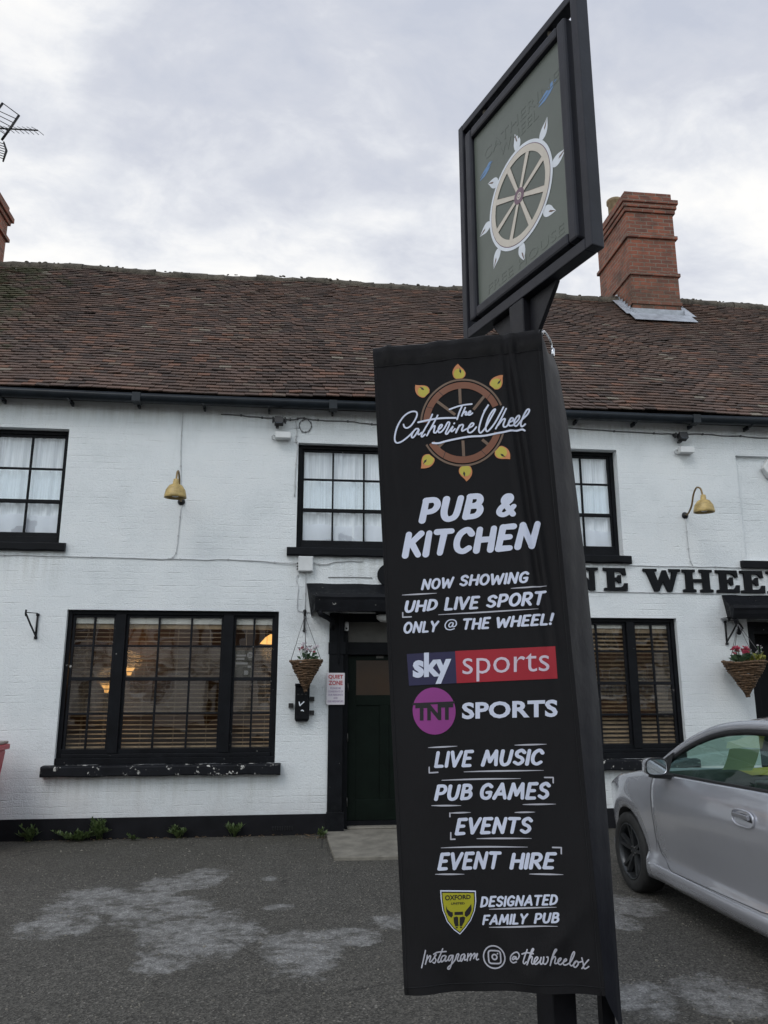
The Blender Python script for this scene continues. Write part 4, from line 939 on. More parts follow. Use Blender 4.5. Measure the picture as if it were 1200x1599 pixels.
# ---- cables along the wall
def cable(pts, r, label, mat='cable_w', group='cables clipped to the white wall', sm=5):
    mb = MB(); P = catmull(pts, sm) if sm else pts
    P = [(x, y+.0, z+.004*math.sin(x*13)+.003*math.sin(x*31)) for x, y, z in P] if len(pts) > 3 else P
    mb.tube(P, r, 6)
    for i in range(3, len(P)-1, max(4, len(P)//16)): p = P[i]; mb.box(p[0]-r*1.6, p[0]+r*1.6, p[1]-r*1.5, .0, p[2]-r*1.6, p[2]+r*1.6)
    tag(mb.build('cable', M[mat], None, pts[0]), label, 'cable', group)
cable([(-6, -.008, 3.16), (-4, -.008, 3.152), (-2.7, -.008, 3.148), (-1.4, -.008, 3.135), (-.7, -.008, 3.14), (.01, -.02, 3.10)], .0055, 'thin painted cable running level below the upper left sill to the utility box')
cable([(-1.47, -.008, 5.0), (-1.468, -.008, 4.5), (-1.44, -.01, 4.05), (-1.43, -.012, 3.86)], .005, 'thin cable dropping from the gutter to the left swan neck lamp')
cable([(-1.425, -.012, 3.80), (-1.435, -.01, 3.55), (-1.45, -.01, 3.25), (-1.49, -.01, 3.16), (-1.55, -.01, 3.142)], .005, 'thin cable below the left swan neck lamp')
cable([(.195, -.02, 3.11), (.32, -.012, 3.105), (.48, -.01, 3.135), (.8, -.008, 3.15)], .0055, 'short painted cable right of the utility box under the sill')
cable([(.045, -.02, 3.0), (-.01, -.012, 2.93), (.02, -.01, 2.82), (.01, -.01, 2.60), (.03, -.01, 2.53), (.12, -.008, 2.515), (.26, -.008, 2.52)], .004, 'looping thin cable dropping left from the utility box to the basket bracket')
cable([(.11, -.02, 3.0), (.108, -.008, 2.85), (.106, -.008, 2.55)], .004, 'straight thin cable dropping below the utility box')
cable([(-1.0, -.012, 4.99), (-.6, -.012, 4.975), (-.36, -.02, 4.955), (-.27, -.03, 4.95), (-.1, -.02, 4.955), (.0, -.012, 4.98), (.15, -.012, 4.96), (.6, -.012, 4.955), (1.0, -.012, 4.93), (1.6, -.012, 4.92), (2.6, -.012, 4.95), (3.5, -.012, 4.975), (4.3, -.012, 4.955), (4.9, -.015, 4.945), (5.0, -.03, 4.925)], .007, 'dark cable sagging along under the gutter between the two floodlights', 'cable')
cable([(5.1, -.03, 4.92), (5.2, -.02, 4.96), (5.8, -.012, 4.95), (6.6, -.012, 4.94), (8, -.012, 4.95)], .007, 'dark cable under the gutter running right from the right floodlight', 'cable')
cable([(.07, -.015, 4.96), (.0, -.013, 4.93), (-.015, -.013, 4.87), (.02, -.013, 4.80), (.08, -.013, 4.79), (.13, -.013, 4.84), (.135, -.013, 4.91), (.09, -.015, 4.955)], .005, 'coiled loop of dark cable hanging above the middle upper window', 'cable')
cable([(-.06, -.012, 4.95), (-.045, -.012, 4.80), (-.055, -.012, 4.68), (-.03, -.012, 4.64), (-.05, -.012, 4.3), (-.055, -.012, 3.95)], .007, 'thick white cable hanging down the left side of the middle upper window')
cable([(5.045, -.012, 3.80), (5.05, -.01, 3.5), (5.06, -.01, 3.25), (5.09, -.01, 3.165)], .005, 'thin cable below the right swan neck lamp')
cable([(1.8, -.008, 3.165), (3.0, -.008, 3.16), (4.4, -.008, 3.155), (5.4, -.008, 3.155), (6.5, -.008, 3.15)], .0055, 'painted cable running level just above the black wall letters')
cable([(1.8, -.008, 2.80), (3.0, -.008, 2.805), (4.4, -.008, 2.81), (5.45, -.008, 2.805)], .0055, 'painted cable running level just below the black wall letters')
cable([(.38, -.008, 2.945), (.7, -.008, 2.95), (.92, -.008, 2.945)], .004, 'short length of dark cable above the entrance canopy', 'cable', sm=0)

# ---- aerial behind the left chimney
an = empty('tv_aerial', (-6.1, 3.6, 10.40), 'grey television aerial with many thin rods above the left chimney', 'aerial')
bo = Vector((-4.95, 3.6, 11.66)); b0 = Vector((-6.3, 3.6, 11.62))
MB().tube([(-6.1, 3.6, 10.40), (-6.1, 3.6, 12.3)], .022, 8).build('mast', M['cable'], an)
MB().tube([b0, bo], .015, 6).build('boom', M['iron'], an)
for k in range(17):
    p = b0.lerp(bo, k/16); ln = .30-.006*k; mb = MB()
    mb.tube([p+Vector((-.16, ln*.5, .14)), p, p+Vector((.15, -ln*.5, -.17))], .0055, 5); mb.build('rod', M['iron'], an)
mb = MB(); mb.tube([(-5.31, 3.6, 11.95), (-5.42, 3.59, 11.68), (-5.56, 3.6, 11.40)], .022, 6); mb.build('reflector', M['iron'], an)
mb = MB(); mb.tube([(-5.60, 3.55, 12.14), (-5.74, 3.55, 11.86)], .022, 6); mb.build('reflector', M['iron'], an)
MB().tube([(-5.31, 3.6, 11.95), (-5.60, 3.55, 12.14)], .009, 5).build('stay', M['iron'], an)
for k in range(5): MB().tube([(-5.36-.03*k, 3.58, 11.86-.09*k), (-5.75, 3.56, 12.02-.09*k)], .008, 5).build('rod', M['iron'], an)
mb = MB(); mb.tube([(-5.53, 3.62, 11.38), (-5.465, 3.62, 11.2), (-5.50, 3.62, 10.97)], [.015, .024, .015], 6)
for k in range(7): mb.tube([(-5.50, 3.62, 11.33-.05*k), (-5.95, 3.62, 11.46-.05*k)], .008, 4)
mb.build('side_grid', M['iron'], an)

# ---- bin at the left edge
bi = empty('wheelie_bin', (-3.45, -.62, 0), 'red wheelie bin cut off by the left picture edge, against the white wall', 'bin')
mb = MB(); 
def frus(m, x0, x1, y0, y1, z0, X0, X1, Y0, Y1, z1): m.add([(x0,y0,z0),(x1,y0,z0),(x1,y1,z0),(x0,y1,z0),(X0,Y0,z1),(X1,Y0,z1),(X1,Y1,z1),(X0,Y1,z1)], [(0,3,2,1),(4,5,6,7),(0,1,5,4),(1,2,6,5),(2,3,7,6),(3,0,4,7)])
frus(mb, -3.68, -3.20, -.84, -.38, .06, -3.74, -3.115, -.93, -.30, .98); mb.build('body', M['bin'], bi, bevel=.02)
MB().box(-3.76, -3.085, -.95, -.28, .985, 1.04).build('rim', M['bin'], bi, bevel=.01)
mb = MB(); mb.box(-3.76, -3.10, -.94, -.29, 1.042, 1.072); mb.build('lid', M['bin_lid'], bi, bevel=.012)
MB().tube([(-3.78, -.62, 1.11), (-3.12, -.62, 1.11)], .028, 10).build('handle', M['bin'], bi)
for x in (-3.64, -3.24): MB().lathe([(.03, -.03), (.10, -.03), (.10, .03), (.03, .03)], (x, -.36, .10), (1, 0, 0), 20).build('wheel', M['tyre'], bi)

bi.location.x += .03; bi.location.y += .03

# ---- weeds and litter along the wall foot
rs = np.random.default_rng(11); GW = 'weeds at the foot of the pub wall'
def weed(x, y, h, sp, n, label, lf):
    o = empty('weed', (x, y, 0), label, 'weed', GW); mb = MB(); sb = MB()
    for k in range(n):
        a = rs.uniform(0, 6.28); out = sp*rs.uniform(.2, 1); tip = Vector((x+out*math.cos(a), y-abs(out*math.sin(a))*.6, h*rs.uniform(.35, 1)))
        b = Vector((x+rs.normal(0, sp*.15), y, 0)); mid = b.lerp(tip, .6)+Vector((0, 0, h*.12)); sb.tube([b, mid, tip], .0022, 4)
        for q in range(6):
            t = .25+.75*q/5; p = b.lerp(tip, t)+Vector((0, 0, h*.12*math.sin(math.pi*t)))
            for s_ in (-1, 1): leaf(mb, p, (tip-b).normalized()+Vector((s_*rs.uniform(.4, 1), rs.normal(0, .5), rs.uniform(.1, .6))), (0, 0, 1), lf*rs.uniform(.6, 1.2), lf*.42)
    mb.build('leaves', M['weed'], o, fixn=False); sb.build('stems', M['weed'], o)
weed(-2.83, -.06, .15, .14, 16, 'low clump of weeds nearest the red bin', .055)
weed(-2.30, -.07, .10, .28, 34, 'broad sprawling patch of weeds left under the bar window', .05)
weed(-2.08, -.06, .21, .15, 18, 'tallest leafy weed under the left bar window', .06)
weed(-1.24, -.06, .125, .11, 16, 'rounded green weed under the middle of the left bar window', .05)
weed(-.62, -.06, .125, .10, 14, 'green weed under the right end of the left bar window', .055)
weed(.33, -.20, .09, .10, 8, 'small dry weed in the corner beside the doorstep', .04)
weed(-1.72, -.10, .06, .12, 8, 'tiny weed between the tall one and the rounded one', .035)
mb = MB()
for k in range(150):
    x = rs.uniform(-2.9, .36); y = -.03-abs(rs.normal(0, .05))
    if k > 120: x, y = rs.uniform(.18, .40), rs.uniform(-.32, -.03)
    leaf(mb, (x, y, .006+rs.uniform(0, .008)), Vector((rs.normal(), rs.normal(), .05)), (0, 0, 1), rs.uniform(.012, .05), rs.uniform(.008, .026), 0, .4)
tag(mb.build('leaf_litter', M['leafbrown'], None, (-1.2, -.05, 0), fixn=False), 'brown dead leaves scattered along the foot of the pub wall', 'leaf litter', kind='stuff')
mb = MB()
for k in range(3200):
    x, y = rs.uniform(-4, 5.5), rs.uniform(-6.6, -.05); h = rs.uniform(.0025, .006)*(1 if rs.random() < .97 else 1.8)
    mb.lathe([(.0005, h), (h*.9, h*.7), (h*1.2, 0)], (x, y, 0), (rs.normal(0, .2), rs.normal(0, .2), 1), 5, 0, False)
tag(mb.build('loose_grit', M['concrete'], None, (0, -3, 0)), 'loose pale grit scattered over the tarmac forecourt', 'grit', kind='stuff')

# ================================================================ pub sign on its post
SO = Vector((.842, -5.777, 3.41)); SX = Vector((.3247, -.9458, 0)).normalized(); SN = Vector((SX.y, -SX.x, 0)); SZ = Vector((0, 0, 1))
def S(a, n, b): return SO+SX*a+SN*n+SZ*b
PX, PY = 1.037, -6.176
sg = empty('pub_sign', (PX, PY, 0), 'tall black pub sign post with framed green panel showing a cream wheel', 'pub sign')
def sbox(m, a0, a1, n0, n1, b0, b1, mi=0): m.obox(S((a0+a1)/2, (n0+n1)/2, (b0+b1)/2), SX*((a1-a0)/2), SN*((n1-n0)/2), SZ*((b1-b0)/2), mi)
mb = MB(); W0, W_, H_ = -.03, .980, 1.265; m_ = .044
sbox(mb, W0, W0+m_, -.065, 0, -.01, H_); sbox(mb, W_-m_, W_, -.065, 0, -.01, H_); sbox(mb, W0+m_, W_-m_, -.0645, -.0005, -.0095, .045); sbox(mb, W0+m_, W_-m_, -.0645, -.0005, H_-m_, H_-.0005)
mb.build('outer_frame', M['sign_metal'], sg, bevel=.005)
mb = MB(); pa = .440; hw = .055
sbox(mb, pa-hw, pa+hw, -2*hw+.0, .0, -3.41, -.011)
mb.build('post', M['sign_post'], sg, bevel=.006)
mb = MB()
for sgn in (-1, 1):
    vs = [(pa+sgn*(hw+.0005), -.0115), (pa+sgn*(hw+.20), -.0115), (pa+sgn*(hw+.18), -.04), (pa+sgn*(hw+.0005), -.25)]
    mb.prism(vs, -.062, -.04, lambda a, b, d: S(a, d, b))
mb.build('gusset', M['sign_post'], sg, bevel=.003)
mb = MB(); mb.lathe([(0, -.0), (.012, 0), (.012, .008), (.007, .014), (0, .015)], S(pa-.01, 0, -.205), SN, 10); mb.lathe([(0, 0), (.010, 0), (.010, .008), (0, .012)], S(pa-.01, 0, -.30), SN, 10); mb.build('bolt', M['chrome'], sg)
# banner carrier pole behind the banner
mb = MB(); mb.box(1.190, 1.238, -6.255, -6.207, 0, 1.45); mb.box(1.0, 1.19, -6.245, -6.217, 1.38, 1.42); mb.box(1.0, 1.19, -6.245, -6.217, .62, .66)
mb.build('banner_pole', M['sign_post'], sg); mb = MB(); mb.tube([(1.0, -6.28, 3.125), (1.01, -6.40, 3.13), (1.02, -6.395, 3.13)], .014, 8); mb.tube([(1.025, -6.385, 3.128), (.33, -6.207, 3.094)], .011, 8)
mb.build('banner_arm', M['sign_post'], sg); mb = MB(); mb.tube([(1.0, -6.28, .60), (1.05, -6.352, .575)], .014, 8); mb.tube([(1.13, -6.375, .578), (.445, -6.198, .552)], .011, 8)
mb.build('banner_arm', M['sign_post'], sg)
# the hanging panel is its own thing: it swings from two hooks
ps = empty('hanging_sign_panel', S(.48, -.03, .06), 'green hanging panel with a painted cream wheel of eight flames inside the black frame', 'sign')
mb = MB(); a0, a1, b0, b1, fw_ = .054, .905, .062, 1.165, .058
for (p, q, r_, t) in ((a0, a0+fw_, b0, b1), (a1-fw_, a1, b0, b1)): sbox(mb, p, q, -.072, .012, r_, t)
for (r_, t) in ((b0+.0005, b0+fw_), (b1-fw_, b1-.0005)): sbox(mb, a0+fw_, a1-fw_, -.0715, .0115, r_, t)
mb.build('panel_frame', M['sign_metal'], ps, bevel=.012)
mb = MB(); sbox(mb, a0+fw_-.004, a1-fw_+.004, -.046, -.012, b0+fw_-.004, b1-fw_+.004); mb.build('panel', M['panel'], ps)
for a in (.20, .76):
    mb = MB(); mb.tube(catmull([S(a, -.03, 1.16), S(a, -.014, 1.18), S(a, -.03, 1.20), S(a, -.046, 1.18), S(a, -.03, 1.162)], 4), .006, 6); mb.tube([S(a, -.03, 1.195), S(a, -.03, 1.225)], .007, 6); mb.lathe([(.014, 0), (.014, .02)], S(a, -.03, 1.20), n=8); mb.build('hook', M['moss_ridge'], ps)
def sart(name, mat, items, base, parent=ps):
    m = MB(); k = 0
    for V, F in items:
        m.add([S(p[0], base+k*.00004, p[1]) for p in V], F); k += 1
    return m.build(name, mat, parent, fixn=False)
def ring2(c, r0, r1, a0=0, a1=360, n=72, ry=1.0):
    A = np.linspace(R(a0), R(a1), n+1); V = []
    for t in A: V += [(c[0]+r0*math.cos(t), c[1]+r0*ry*math.sin(t)), (c[0]+r1*math.cos(t), c[1]+r1*ry*math.sin(t))]
    return V, [(2*i, 2*i+1, 2*i+3, 2*i+2) for i in range(n)]
WC = (.492, .522); NP = -.0118                              # wheel centre, panel face
def rot2(p, ang, c=WC):
    a = R(ang); return (c[0]+p[0]*math.cos(a)-p[1]*math.sin(a), c[1]+p[0]*math.sin(a)+p[1]*math.cos(a))
fl = catmull([(.250, -.011), (.268, -.024), (.290, -.027), (.312, -.018), (.332, -.002), (.352, .018)], 3)[:-1]+catmull([(.352, .018), (.328, .021), (.302, .027), (.280, .026), (.263, .020), (.250, .010)], 3)
FA = [45*k for k in range(8)]
for t in FA: sart('flame', M['white_paint'], [([rot2(p, t) for p in fl], [tuple(range(len(fl)))])], NP+.0006)
for t in FA: sart('flame_lick', M['umber'], [([rot2(p, t) for p in [(.298, -.002), (.318, .002), (.349, .0175), (.322, .012), (.305, .008)]], [(0, 1, 2, 3, 4)])], NP+.0012)
sart('wheel_edge', M['white_paint'], [ring2(WC, .236, .257)], NP+.0016)
sart('wheel_line', M['purple'], [ring2(WC, .2365, .2405)], NP+.0020)
for t in FA: sart('spoke', M['cream'], [([rot2(p, t+22) for p in [(.03, -.0105), (.208, -.0155), (.208, .0155), (.03, .0105)]], [(0, 1, 2, 3)])], NP+.0022)
sart('wheel_rim', M['cream'], [ring2(WC, .203, .2370)], NP+.0026)
for t in FA:
    for s_ in (-1, 1): sart('spoke_line', M['umber'], [([rot2(p, t+22) for p in [(.045, s_*.0100), (.203, s_*.0143), (.203, s_*.0153), (.045, s_*.0110)]], [(0, 1, 2, 3)])], NP+.0028)
sart('hub', M['purple'], [ring2(WC, .018, .040)], NP+.0032); sart('hub_ring', M['cream'], [ring2(WC, .0001, .0178)], NP+.0034); sart('hub_line', M['purple'], [ring2(WC, .007, .0115)], NP+.0036)
for cx_, cy_, s_ in ((.735, .905, .85), (.215, .845, .75)):
    sw = []
    for pts in ([(-.07, -.01), (.0, .008), (.085, .02)], [(-.05, -.025), (.02, -.01), (.06, .002)], [(-.075, -.03), (-.02, -.024), (.03, -.018)], [(.0, .01), (.04, .024), (.07, .028)]):
        sw.append(ribbon(catmull([(cx_+x*s_, cy_+y*s_) for x, y in pts], 5), list(np.r_[np.linspace(.002, .009, 6), np.linspace(.008, .001, 5)])))
    sart('swallow_mark', M['swallow'], sw, NP+.0006)
def sign_text(t, a_, b_, z0, z1):
    V, F = text_mesh(t, .0, 1.05); q = norm_quad(V, [(a_, z0), (b_, z0), (b_, z1), (a_, z1)])
    m = MB(); m.add([S(p[0], NP+.0008, p[1]) for p in q], F)
    o = m.build('raised_lettering', M['panel_text'], ps, fixn=False); sd = o.modifiers.new('thick', 'SOLIDIFY'); sd.thickness = .0007; sd.offset = -1; return o
for t in [('CATHERINE', .205, .825, .905, .965), ('WHEEL', .345, .665, .830, .885), ('FREE HOUSE', .20, .80, .150, .200)]: sign_text(*t)

